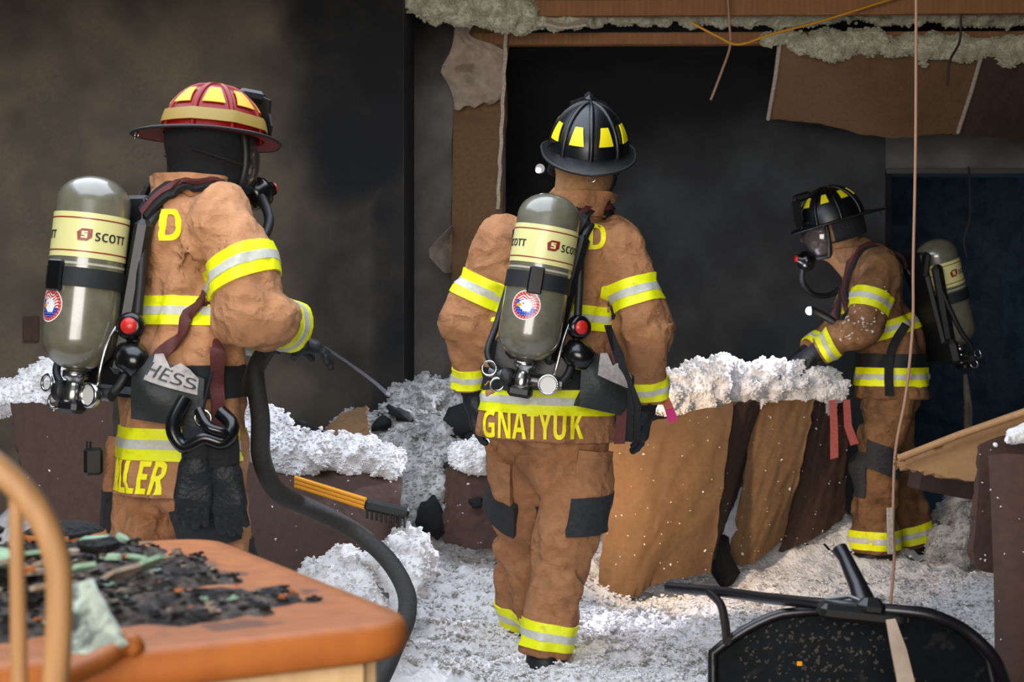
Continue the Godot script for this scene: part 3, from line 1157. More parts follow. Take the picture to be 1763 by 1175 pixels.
func air_pack(label: String, wearer: Transform3D, tilt: Transform3D, words: String, shift := 0.0) -> Node3D:
	var t := thing("breathing_apparatus", label, "air pack", wearer, "air packs worn by the firefighters")
	var b := MB.new()
	var prof := [[0.0, -0.29], [0.018, -0.29], [0.02, -0.262], [0.028, -0.255]]
	for k in 8:
		var a := deg_to_rad(lerpf(-72, 0, k / 7.0))
		prof.append([CR * cos(a), -0.175 + 0.085 * sin(a)])
	for k in 9:
		var a := deg_to_rad(k * 90.0 / 8)
		prof.append([CR * cos(a), 0.185 + 0.075 * sin(a)])
	b.lathe(prof, 40)
	var cyl := obj("air_cylinder", b.mesh(), M.tank, t)
	cyl.set_meta("label", "grey-green composite air cylinder with glossy clear coat")
	# printed wrap: pale band, red lines, mark and name
	obj("label_band", tank_band(0.035, 0.152, 0.0012), M.tank_label, cyl)
	obj("label_line", tank_band(0.049, 0.0525, 0.0018), M.tank_red, cyl)
	obj("label_line", tank_band(0.135, 0.1385, 0.0018), M.tank_red, cyl)
	for k in 3:
		var a0 := -0.203 + k * 0.203 + 0.045 + shift
		var poly := PackedVector2Array([Vector2(-0.009, -0.011), Vector2(0.004, -0.011), Vector2(0.011, -0.004), Vector2(0.011, 0.011), Vector2(-0.004, 0.011), Vector2(-0.011, 0.004)])
		var mb := MB.new()
		mb.plate(poly, 0.0008)
		var how := func(p): return on_tank(a0 + p.x * 1.75, 0.094 + p.y * 1.45, 0.0024 + p.z)
		obj("printed_mark", bent(mb.mesh(), how), M.tank_red, cyl)
		mb = MB.new()
		mb.plate(PackedVector2Array([Vector2(-0.005, -0.006), Vector2(0.0045, -0.006), Vector2(0.0045, 0.0025), Vector2(-0.001, 0.0025), Vector2(-0.001, 0.004), Vector2(0.005, 0.004), Vector2(0.005, 0.0065), Vector2(-0.0045, 0.0065), Vector2(-0.0045, -0.001), Vector2(0.001, -0.001), Vector2(0.001, -0.0033), Vector2(-0.005, -0.0033)]), 0.0008)
		obj("printed_mark", bent(mb.mesh(), func(p): return on_tank(a0 + p.x * 1.6, 0.094 + p.y * 1.45, 0.0034 + p.z)), M.tank_label, cyl)
		obj("printed_name", bent(letters("SCOTT", 0.022, 1.0, 0.0006), func(p): return on_tank(a0 + 0.072 + p.x, 0.091 + p.y, 0.0022 + p.z)), M.ink, cyl)
	# round sticker
	b = MB.new()
	for i in 24:
		var w0 := TAU * i / 24
		var w1 := TAU * (i + 1) / 24
		for r in 4:
			var r0 := r / 4.0
			var r1 := (r + 1) / 4.0
			var P := func(rr, ww): return on_tank(-0.008 + cos(ww) * rr * 0.045, -0.095 + sin(ww) * rr * 0.045, 0.0015)
			var U := func(rr, ww): return Vector2(0.5 + cos(ww) * rr * 0.5, 0.5 - sin(ww) * rr * 0.5)
			b.uvquad(P.call(r0, w0), P.call(r0, w1), P.call(r1, w1), P.call(r1, w0), U.call(r0, w0), U.call(r0, w1), U.call(r1, w1), U.call(r1, w0))
	var em := obj("sticker", b.mesh(), M.emblem, cyl)
	em.set_meta("label", "round sticker with a white bird of prey on blue under red and white stripes")
	obj("clear_tape", tank_band(0.016, 0.022, 0.001), M.tape, cyl)
	# strap with buckle
	var st := obj("cylinder_strap", tank_band(-0.042, 0.008, 0.004, -175, 175, 0.004), M.webbing, t)
	b = MB.new()
	b.box(Transform3D(turned(16), on_tank(0.01, -0.017, 0.008)), Vector3(0.045, 0.082, 0.016), 0.004)
	obj("buckle", b.mesh(), M.black_gloss, st)
	# frame between bottle and back
	b = MB.new()
	b.box(Transform3D(Basis(), Vector3(0, -0.02, -CR - 0.028)), Vector3(0.15, 0.5, 0.03), 0.012)
	b.box(Transform3D(Basis(), Vector3(0.0, -0.25, -CR - 0.02)), Vector3(0.27, 0.12, 0.05), 0.02)
	for sg in [-1.0, 1.0]:
		b.box(Transform3D(turned(0, 0, -sg * 6), Vector3(sg * 0.08, -0.05, -CR + 0.005)), Vector3(0.045, 0.42, 0.055), 0.016)
		b.box(Transform3D(turned(0, 8, -sg * 22), Vector3(sg * 0.07, 0.17, -CR - 0.03)), Vector3(0.05, 0.12, 0.03), 0.012)
	obj("back_frame", b.mesh(), M.black_plastic, t)
	# valve, hand wheel, gauge and pressure reducer below the bottle
	b = MB.new()
	b.lathe([[0.0, -0.345], [0.024, -0.345], [0.027, -0.335], [0.027, -0.31], [0.022, -0.3], [0.022, -0.285], [0.034, -0.278], [0.034, -0.262], [0.018, -0.255]], 20)
	obj("valve", b.mesh(), M.chrome, t)
	b = MB.new()
	b.lathe([[0.0, 0.0], [0.026, 0.0], [0.03, 0.006], [0.03, 0.028], [0.026, 0.034], [0.0, 0.034]], 18, Transform3D(turned(0, 0, 90), Vector3(-0.03, -0.318, 0.0)))
	obj("hand_wheel", b.mesh(), M.rubber, t)
	b = MB.new()
	b.box(Transform3D(Basis(), Vector3(0.0, -0.355, 0.0)), Vector3(0.075, 0.035, 0.05), 0.01)
	obj("valve_guard", b.mesh(), M.black_plastic, t)
	b = MB.new()
	b.tube([Vector3(-0.11, -0.31, -0.03), Vector3(-0.02, -0.315, -0.02), Vector3(0.12, -0.315, -0.03)], 0.017, 12)
	obj("pressure_reducer", b.mesh(), M.metal, t)
	b = MB.new()
	b.lathe([[0.0, -0.012], [0.03, -0.012], [0.033, -0.006], [0.033, 0.01], [0.027, 0.012], [0.026, 0.006], [0.0, 0.006]], 24, Transform3D(turned(0, 90, 0), Vector3(0.085, -0.32, 0.01)))
	var ga := obj("pressure_gauge", b.mesh(), M.chrome, t)
	b = MB.new()
	b.lathe([[0.0255, 0.0075], [0.0, 0.008]], 24, Transform3D(turned(0, 90, 0), Vector3(0.085, -0.32, 0.01)))
	obj("gauge_dial", b.mesh(), M.dial, ga)
	# metal tube and air hose up the right-hand side, alarm with a red disc
	obj("metal_tube", tubemesh(curve([Vector3(0.085, -0.33, -0.02), Vector3(0.098, -0.27, 0.0), Vector3(0.105, -0.18, -0.01), Vector3(0.11, -0.12, -0.04)], 12), 0.006, 8), M.chrome, t)
	obj("air_hose", tubemesh(curve([Vector3(0.03, -0.33, -0.02), Vector3(0.12, -0.3, -0.04), Vector3(0.135, -0.2, -0.07), Vector3(0.12, -0.05, -0.085), Vector3(0.1, 0.12, -0.1), Vector3(0.11, 0.2, -0.14)], 26), 0.013, 10), M.rubber, t)
	obj("air_hose", tubemesh(curve([Vector3(-0.06, -0.32, -0.02), Vector3(-0.125, -0.26, -0.03), Vector3(-0.12, -0.15, -0.07), Vector3(-0.1, 0.05, -0.1)], 18), 0.011, 10), M.rubber, t)
	b = MB.new()
	b.lathe([[0.0, -0.02], [0.034, -0.02], [0.038, -0.01], [0.036, 0.012], [0.026, 0.018], [0.0, 0.018]], 20, Transform3D(turned(35, 90, 0), Vector3(0.14, -0.13, -0.05)))
	var al := obj("alarm_unit", b.mesh(), M.black_gloss, t)
	b = MB.new()
	b.lathe([[0.022, 0.018], [0.02, 0.022], [0.0, 0.023]], 18, Transform3D(turned(35, 90, 0), Vector3(0.14, -0.13, -0.05)))
	obj("red_disc", b.mesh(), M.red, al)
	b = MB.new()
	b.lathe([[0.0, -0.05], [0.03, -0.045], [0.042, -0.02], [0.045, 0.0], [0.042, 0.02], [0.03, 0.045], [0.0, 0.05]], 20, Transform3D(turned(0, 0, 70), Vector3(0.15, -0.215, -0.06)))
	obj("hose_housing", b.mesh(), M.black_gloss, t)
	obj("coupling_ring", tubemesh(ring_pts(Vector3(-0.105, -0.3, 0.01), 0.022, Vector3.BACK), 0.004, 6), M.chrome, t)
	obj("coupling_ring", tubemesh(ring_pts(Vector3(-0.075, -0.345, 0.0), 0.02, Vector3(0.3, 0, 1)), 0.004, 6), M.chrome, t)
	# hip pouch on the right with a pale patch
	var pg := []
	for i in 9:
		var row := PackedVector3Array()
		for j in 9:
			var u := j / 8.0
			var v := i / 8.0
			var bulge := sin(PI * clampf(u, 0.02, 0.98)) * sin(PI * clampf(v, 0.05, 0.95)) * 0.05
			row.append(Vector3(0.16 + u * 0.16 + (1.0 - v) * 0.02, -0.37 + v * (0.19 - u * 0.06) - u * 0.01, -0.05 - u * 0.11 + bulge))
		pg.append(row)
	var pouch := obj("hip_pouch", sheetmesh(pg, 0.05), M.pouch, t)
	var patch_g := []
	for i in 5:
		var row := PackedVector3Array()
		for j in 6:
			var u := 0.35 + j / 5.0 * 0.6
			var v := lerpf(0.62, 1.02 + 0.1 * sin(j * 2.3), i / 4.0)
			row.append(Vector3(0.16 + u * 0.16 + (1.0 - v) * 0.02, -0.37 + v * (0.19 - u * 0.06) - u * 0.01 + 0.004, -0.05 - u * 0.11 + sin(PI * u) * sin(PI * clampf(v, 0.05, 0.95)) * 0.05 + 0.005))
		patch_g.append(row)
	var pw := obj("pale_patch", sheetmesh(patch_g, 0.004), M.rag, pouch)
	pw.set_meta("label", "pale cloth patch with dark hand lettering")
	if words:
		obj("patch_letters", bent(letters(words, 0.03, 1.1, 0.0012, false), func(p):
			var u: float = 0.64 + p.x / 0.17
			var v: float = 0.8 + p.y / 0.15
			return Vector3(0.16 + u * 0.16 + (1.0 - v) * 0.02, -0.37 + v * (0.19 - u * 0.06) - u * 0.01 + 0.004, -0.05 - u * 0.11 + sin(PI * u) * sin(PI * clampf(v, 0.05, 0.95)) * 0.05 + 0.0075 + p.z)), M.ink, pouch)
	for k in t.get_children(): k.transform = tilt * k.transform
	return t

func ring_pts(c: Vector3, r: float, axis: Vector3) -> Array:
	axis = axis.normalized()
	var u := axis.cross(Vector3.UP if absf(axis.y) < 0.9 else Vector3.RIGHT).normalized()
	var w := axis.cross(u)
	var l := []
	for k in 19: l.append(c + u * cos(TAU * k / 18) * r + w * sin(TAU * k / 18) * r)
	return l

# ---------------------------------------------------------------- the room
const BACK := 8.2
func slabx(x0: float, x1: float, y0: float, y1: float, z0: float, z1: float) -> Array:
	return [Transform3D(Basis(), Vector3((x0 + x1) / 2, (y0 + y1) / 2, (z0 + z1) / 2)), Vector3(absf(x1 - x0), absf(y1 - y0), absf(z1 - z0))]

func walls(called: String, list: Array, m: Material) -> MeshInstance3D:
	var b := MB.new()
	for q in list:
		var s = slabx(q[0], q[1], q[2], q[3], q[4], q[5])
		b.box(s[0], s[1], 0.003)
	return structure(called, b.mesh(), m)

# painted wall with soot that has settled on it in drifts: size of the wall in metres, where(u m, v m) gives how much soot
func soot_texture(w: float, h: float, base: Color, soot: Color, seed_: int, where: Callable, per_m := 110.0) -> ImageTexture:
	var nx := int(w * per_m)
	var ny := int(h * per_m)
	var n := FastNoiseLite.new()
	n.seed = seed_
	n.frequency = 0.022
	n.fractal_octaves = 5
	var fine := FastNoiseLite.new()
	fine.seed = seed_ + 1
	fine.frequency = 0.35
	var im := Image.create_empty(nx, ny, false, Image.FORMAT_RGB8)
	for y in ny:
		for x in nx:
			var a: float = where.call(x / per_m, (ny - 1 - y) / per_m) + n.get_noise_2d(x, y) * 0.35
			var g := fine.get_noise_2d(x, y)
			var t := clampf(a + g * 0.12, 0, 1)
			var c := base * (1.0 + 0.10 * g + 0.16 * n.get_noise_2d(x + 900, y))
			im.set_pixel(x, y, c.lerp(soot, t))
	im.generate_mipmaps()
	return ImageTexture.create_from_image(im)

func painted_face(called: String, parent: Node, x0: float, x1: float, y0: float, y1: float, z: float, tex: Texture2D) -> void:
	var b := MB.new()
	b.uvquad(Vector3(x0, y0, z), Vector3(x0, y1, z), Vector3(x1, y1, z), Vector3(x1, y0, z), Vector2(0, 1), Vector2(0, 0), Vector2(1, 0), Vector2(1, 1))
	var m := StandardMaterial3D.new()
	m.albedo_texture = tex
	m.roughness = 0.95
	obj(called, b.mesh(), m, parent)

func room() -> void:
	var xl := -3.3
	var xr := 3.7
	walls("floor", [[xl - 0.15, xr + 0.15, -0.15, 0.0, -11.5, 1.7]], M.floor)
	var paint := Color(0.355, 0.31, 0.25)
	var sootc := Color(0.055, 0.056, 0.06)
	# left half of the far wall stands nearer, its right end sooted
	var wl := walls("wall_left_far", [[xl, -0.502, 0, 3.0, -6.602, -6.75], [-0.65, -0.502, 0, 3.0, -6.75, -7.302]], M.soot_wall)
	painted_face("paint", wl, xl, -0.503, 0.0, 3.0, -6.6, soot_texture(2.797, 3.0, paint, sootc, 51, func(u, v):
		var edge: float = 2.797 - u                      # distance from the outer corner
		var a := 0.0
		a = smoothstep(0.62, 0.28, edge - (v - 1.78) * 0.12) * smoothstep(1.62, 1.95, v + edge * 0.25)
		a = maxf(a, smoothstep(0.26, 0.10, edge) * 0.8)
		a = maxf(a, smoothstep(2.45, 2.9, v - maxf(0.0, 1.3 - edge) * 0.25) * 0.5)
		a = maxf(a, 0.45 * smoothstep(0.85, 0.3, edge))
		return a))
	var wm := walls("wall_middle", [[-0.65, -0.034, 0, 3.0, -7.302, -7.45], [-0.18, -0.034, 0, 3.0, -7.45, -8.2]], M.soot_wall)
	painted_face("paint", wm, -0.502, -0.034, 0.0, 3.0, -7.3, soot_texture(0.468, 3.0, Color(0.45, 0.43, 0.41), sootc, 52, func(u, v): return 0.12 + 0.6 * smoothstep(2.35, 2.75, v)))
	# far wall with the doorway
	var dx0 := 2.154
	var dx1 := 3.1
	var dh := 2.114
	var wb := walls("wall_back", [[-0.2, dx0, 0, 3.0, -BACK - 0.002, -BACK - 0.15], [dx1, xr, 0, 3.0, -BACK - 0.002, -BACK - 0.15], [dx0, dx1, dh, 3.0, -BACK - 0.002, -BACK - 0.15]], M.soot_wall)
	var tb := soot_texture(2.188, 3.0, Color(0.26, 0.268, 0.27), sootc, 53, func(u, v): return 0.12 + 0.85 * smoothstep(1.75, 2.3, v - u * 0.25) + 0.4 * smoothstep(0.75, 0.2, u))
	painted_face("paint", wb, -0.034, dx0, 0.0, 3.0, -BACK, tb)
	painted_face("paint", wb, dx0, dx1, dh, 3.0, -BACK, soot_texture(0.946, 0.886, Color(0.45, 0.445, 0.43), sootc, 54, func(_u, v): return 0.1 + 0.4 * smoothstep(0.3, 0.8, v), 90.0))
	# scorched door lining
	var trim := walls("trim_1", [[dx0 + 0.001, dx1 - 0.001, dh - 0.03, dh, -BACK + 0.02, -BACK - 0.17]], plain(Color(0.30, 0.30, 0.30), 0.7))
	var b := MB.new()
	for q in [[dx0 + 0.0005, dx0 + 0.03], [dx1 - 0.03, dx1 - 0.0005]]:
		var s = slabx(q[0], q[1], 0, dh - 0.031, -BACK + 0.018, -BACK - 0.17)
		b.box(s[0], s[1], 0.003)
	obj("door_jamb", b.mesh(), M.black_soot, trim)
	# side walls, wall behind the camera with its wide opening, ceiling (gone above the wreck), attic
	walls("wall_left", [[xl - 0.15, xl, 0, 3.0, -6.75, 1.65]], M.soot_wall)
	walls("wall_right", [[xr, xr + 0.15, 0, 3.0, -8.35, 1.65]], M.soot_wall)
	walls("wall_front", [[xl, -2.5, 0, 3.0, 1.5, 1.65], [0.7, xr, 0, 3.0, 1.5, 1.65], [-2.5, 0.7, 2.55, 3.0, 1.5, 1.65], [-2.5, 0.7, 0, 0.3, 1.5, 1.65]], M.soot_wall)
	walls("ceiling", [[xl, -2.4, 2.74, 2.9, -5.6, 1.65], [0.6, xr, 2.74, 2.9, -5.6, 1.65], [-2.4, 0.6, 2.74, 2.9, -1.6, 1.65], [-2.4, 0.6, 2.74, 2.9, -5.6, -5.3], [xl, xr, 2.74, 2.9, -8.35, -7.42]], M.black_soot)
	walls("ceiling_attic", [[xl, xr, 3.5, 3.62, -8.35, -5.3], [xl, xr, 3.0, 3.5, -8.35, -8.25], [xl, xr, 2.9, 3.5, -5.5, -5.4], [xl - 0.1, xl, 3.0, 3.5, -8.35, -5.4], [xr, xr + 0.1, 3.0, 3.5, -8.35, -5.4]], M.black_soot)
	# far room behind the doorway: dark, a window on its right lets in blue daylight
	walls("wall_far_room", [[1.2, 5.2, 0, 3.0, -11.2, -11.35], [1.05, 1.2, 0, 3.0, -11.35, -8.35], [5.2, 5.35, 0, 1.0, -11.35, -8.2], [5.2, 5.35, 2.0, 3.0, -11.35, -8.2], [5.2, 5.35, 1.0, 2.0, -11.35, -10.8], [5.2, 5.35, 1.0, 2.0, -9.2, -8.2], [3.85, 5.35, 0, 3.0, -8.35, -8.2]], M.soot_wall)
	walls("floor_far_room", [[3.86, 5.35, -0.15, 0.0, -11.35, -8.2]], M.floor)
	walls("ceiling_far_room", [[1.05, 5.35, 2.74, 2.9, -11.35, -8.36]], M.black_soot)
	# scorched wall plate on the left wall
	var plate := obj("wall_plate", boxmesh(Vector3(0.075, 0.12, 0.014), 0.004), M.board_dark)
	plate.position = W(53, 567, 6.595) + Vector3(0, 0, 0.004)
	tag(plate, "small dark scorched cover plate on the grey-brown wall", "wall plate")

func ceiling_wreck() -> void:
	var rng := RandomNumberGenerator.new()
	rng.seed = 5
	# two joists across the hole
	var b := MB.new()
	b.box(Transform3D(turned(-1.5), Vector3(1.75, 2.70, -6.72)), Vector3(4.4, 0.075, 0.05), 0.004)
	tag(obj("ceiling_joist", b.mesh(), M.timber), "orange-brown timber joist, upper of the two under the torn ceiling", "joist", "bare ceiling joists")
	b = MB.new()
	b.box(Transform3D(turned(-1.0), Vector3(1.9, 2.645, -7.16)), Vector3(4.2, 0.06, 0.06), 0.004)
	tag(obj("ceiling_joist", b.mesh(), M.timber), "scorched timber joist with pale fluff, lower of the two under the torn ceiling", "joist", "bare ceiling joists")
	# torn ceiling board still clinging on the left, fluffy edge
	var g := []
	for i in 7:
		var row := PackedVector3Array()
		for j in 25:
			var u := j / 24.0
			var v := i / 6.0
			var px := lerpf(640, 1010, u)
			var py := lerpf(lerpf(8, 44, pow(u, 0.6)) + 4 * sin(u * 23.0), -30, v)
			row.append(W(px, py, 6.75 + 0.25 * v))
		g.append(row)
	tag(obj("torn_ceiling_board", sheetmesh(g, 0.014), M.gypsum), "torn pale ceiling board edge above the paper-stripped wall end", "ceiling board")
	heap("ceiling_insulation", "pale greenish insulation caught along the torn ceiling edge", [[W(665, -10, 6.7), 0.05, 1.0, W(740, 10, 6.7)], [W(740, 10, 6.7), 0.07, 1.0, W(850, 20, 6.72)], [W(850, 20, 6.72), 0.075, 1.0, W(900, 26, 6.75)], [W(900, 30, 6.78), 0.045, 1.0, W(1010, 36, 6.85)]], "batt", 61, 0.012, 900, 0.02)
	heap("ceiling_insulation", "pale insulation strip squeezed between the two joists", [[W(1010, 30, 6.95), 0.032, 1.0, W(1180, 30, 7.0)], [W(1180, 30, 7.0), 0.04, 1.0, W(1370, 30, 7.0)], [W(1370, 30, 7.0), 0.028, 1.0, W(1520, 30, 7.0)], [W(1520, 28, 7.0), 0.04, 1.0, W(1780, 30, 7.0)]], "batt", 62, 0.012, 1100, 0.018)
	heap("ceiling_insulation", "ragged pale insulation fringe along the top of the hanging brown board", [[W(1320, 66, 7.02), 0.035, 1.0, W(1400, 74, 7.0)], [W(1400, 74, 7.0), 0.055, 1.0, W(1500, 76, 7.0)], [W(1500, 76, 7.0), 0.05, 1.0, W(1600, 80, 6.98)], [W(1600, 80, 6.98), 0.052, 1.0, W(1800, 84, 6.92)], [W(1440, 92, 6.97), 0.03], [W(1590, 96, 6.95), 0.03], [W(1740, 98, 6.92), 0.032]], "batt", 63, 0.012, 1400, 0.02)
	# ceiling boards that have swung down
	board("hanging_ceiling_board", "brown paper-backed ceiling board hanging at a slant above the doorway", "ceiling board", [W(1342, 75, 7.05), W(1500, 80, 7.0), W(1692, 85, 6.98)], [W(1321, 205, 7.45), W(1420, 215, 7.45), W(1520, 236, 7.4), W(1620, 230, 7.4), W(1648, 232, 7.4)], 0.02, 0.014, M.board, 71)
	board("hanging_ceiling_board", "darker ceiling board hanging beside the larger slanting one, above the doorway", "ceiling board", [W(1694, 85, 6.96), W(1740, 88, 6.9), W(1800, 90, 6.9)], [W(1652, 226, 7.38), W(1700, 236, 7.38), W(1800, 240, 7.38)], 0.01, 0.014, M.board_dark, 72)
	for q in [[[1342, 78, 7.03], [1336, 130, 7.18], [1323, 205, 7.43]], [[1692, 88, 6.94], [1672, 160, 7.16], [1650, 228, 7.36]]]:
		tag(obj("torn_edge", tubemesh([W(q[0][0], q[0][1], q[0][2]), W(q[1][0], q[1][1], q[1][2]), W(q[2][0], q[2][1], q[2][2])], 0.012, 6), M.gypsum), "pale broken gypsum edge of the " + ("larger slanting" if q[0][0] < 1500 else "darker") + " hanging ceiling board", "plaster edge")
	# wires
	tag(obj("hanging_cable", tubemesh(curve([W(1252, -20, 6.6), W(1256, 40, 6.6), W(1257, 80, 6.6), W(1242, 125, 6.58), W(1224, 172, 6.57)], 30), 0.006, 8), M.wire_pale), "short pale cable dangling from the joist in front of black wall", "cable")
	tag(obj("hanging_cable", tubemesh(curve([W(1578, -20, 5.0), W(1577, 250, 5.0), W(1573, 450, 5.0), W(1572, 560, 5.0), W(1560, 680, 4.98), W(1542, 780, 4.97), W(1538, 900, 4.96), W(1540, 960, 4.95), W(1534, 1042, 4.93)], 60), [0.0055] if false else 0.0055, 8), M.wire_pale), "long pinkish-brown cable hanging straight down before the firefighter by the doorway", "cable")
	tag(obj("hanging_cable", tubemesh(curve([W(1668, 288, 8.185), W(1669, 300, 8.17), W(1670, 370, 8.12), W(1660, 412, 8.1), W(1665, 445, 8.1)], 20), 0.006, 8), M.wire_dark), "thin dark cable dangling in the doorway", "cable")
	tag(obj("hanging_cable", tubemesh(curve([W(1655, 20, 6.7), W(1653, 70, 6.7), W(1636, 105, 6.68), W(1632, 148, 6.68)], 20), 0.006, 8), M.wire_dark), "short dark wire in front of the hanging brown board", "cable")
	tag(obj("yellow_wire", tubemesh(curve([W(1190, 38, 6.62), W(1235, 62, 6.6), W(1272, 76, 6.6), W(1330, 58, 6.6), W(1420, 34, 6.6), W(1560, -10, 6.6)], 40), 0.006, 8), M.wire_yellow), "thin yellow wire sagging under the joists", "wire")
	# wall end at the left of the dark opening: brown board, peeling paper
	board("wall_end_board", "tall narrow brown board standing on the wall end behind the middle firefighter", "board", [W(783, 40, 7.18), W(830, 40, 7.18), W(872, 44, 7.18)], [W(772, 780, 7.1), W(815, 780, 7.1), W(856, 780, 7.1)], 0.0, 0.03, M.board, 73)
	g = []
	var lft := [[0.0, 783, 815], [0.18, 782, 806], [0.33, 776, 868], [0.55, 757, 868], [0.75, 775, 868], [0.92, 782, 868], [1.0, 782, 868]]
	for i in 15:
		var v := 1.0 - i / 14.0
		var row := PackedVector3Array()
		var a = lft[0]
		var c = lft[1]
		for k in lft.size() - 1:
			if v >= lft[k][0]:
				a = lft[k]
				c = lft[k + 1]
		var t: float = clampf((v - a[0]) / (c[0] - a[0]), 0, 1)
		for j in 11:
			var px := lerpf(lerpf(a[1], c[1], t), lerpf(a[2], c[2], t), j / 10.0)
			row.append(W(px, 38 + v * (150 - j * 1.5 + 4 * sin(j * 1.9)), 7.12 - 0.04 * (1.0 - j / 10.0) + 0.01 * sin(j * 2.0 + i)))
		g.append(row)
	tag(obj("peeling_paper", sheetmesh(g, 0.002), M.paper), "pale torn facing paper peeling off the upper wall end board", "paper")
	g = []
	for i in 7:
		var v := i / 6.0
		var row := PackedVector3Array()
		for j in 7:
			var u := j / 6.0
			var px := lerpf(lerpf(778, 733, 1.0 - absf(v - 0.42) / 0.58), 778, u)
			row.append(W(px, lerpf(470, 388, v), 7.13 - 0.16 * (1.0 - u)))
		g.append(row)
	tag(obj("peeling_paper", sheetmesh(g, 0.002), M.paper), "pale pointed paper flap curling out from the wall end board at shoulder height", "paper")
	g = []
	for i in 20:
		var v := i / 19.0
		var row := PackedVector3Array()
		for j in 3:
			row.append(W(lerpf(857, 872, v) - 3 + j * 3 + 1.1 * sin(i * 2.1), lerpf(360, 44, v), 7.1))
		g.append(row)
	tag(obj("torn_edge", sheetmesh(g, 0.01), M.gypsum), "crumbling pale edge down the side of the wall end board", "plaster edge")

# ---------------------------------------------------------------- fallen boards
func polyline(pts: Array, t: float) -> Vector3:
	return spline(pts, t)

func board(called: String, label: String, category: String, top: Array, bottom: Array, bulge: float, t: float, m: Material, seed_: int, flecks := 0, nu := 26, nv := 18, grp := "") -> Node3D:
	var n := FastNoiseLite.new()
	n.seed = seed_
	n.frequency = 3.0
	var g := []
	for i in nv + 1:
		var v := float(i) / nv
		var row := PackedVector3Array()
		for j in nu + 1:
			var u := float(j) / nu
			var a := polyline(bottom, u)
			var c := polyline(top, u)
			var p := a.lerp(c, v)
			p.z += bulge * sin(PI * v) + (0.012 if p.z < -5.0 else (0.004 if t < 0.02 else 0.0006)) * n.get_noise_2d(u * 2.0, v * 2.0)
			var e := minf(minf(u, 1 - u), minf(v, 1 - v))
			if e < 0.001:
				p += Vector3(n.get_noise_2d(u * 9 + 5, v * 9), n.get_noise_2d(u * 9, v * 9 + 8), 0) * (0.0 if t > 0.02 else minf(0.012, 0.0022 * absf(p.z)))
			row.append(p)
		g.append(row)
	var o := obj(called, sheetmesh(g, t), m)
	tag(o, label, category, grp)
	if flecks > 0:
		var rng := RandomNumberGenerator.new()
		rng.seed = seed_
		var l := []
		for k in flecks / 3:
			var i := rng.randi_range(0, nv - 1)
			var j := rng.randi_range(0, nu - 1)
			var p: Vector3 = g[i][j].lerp(g[i + 1][j + 1], rng.randf()) .lerp(g[i][j + 1], rng.randf() * 0.5)
			var s := rng.randf_range(0.0015, 0.004) * (1.0 if rng.randf() < 0.9 else 2.0)
			l.append(Transform3D(turned(rng.randf() * 360, rng.randf() * 360).scaled(Vector3(s, s, s * 0.6)), p + Vector3(0, 0, 0.001)))
		scatter("insulation_flecks", tuft_mesh, M.fluff, l, o)
	return o

var tuft_mesh: ArrayMesh

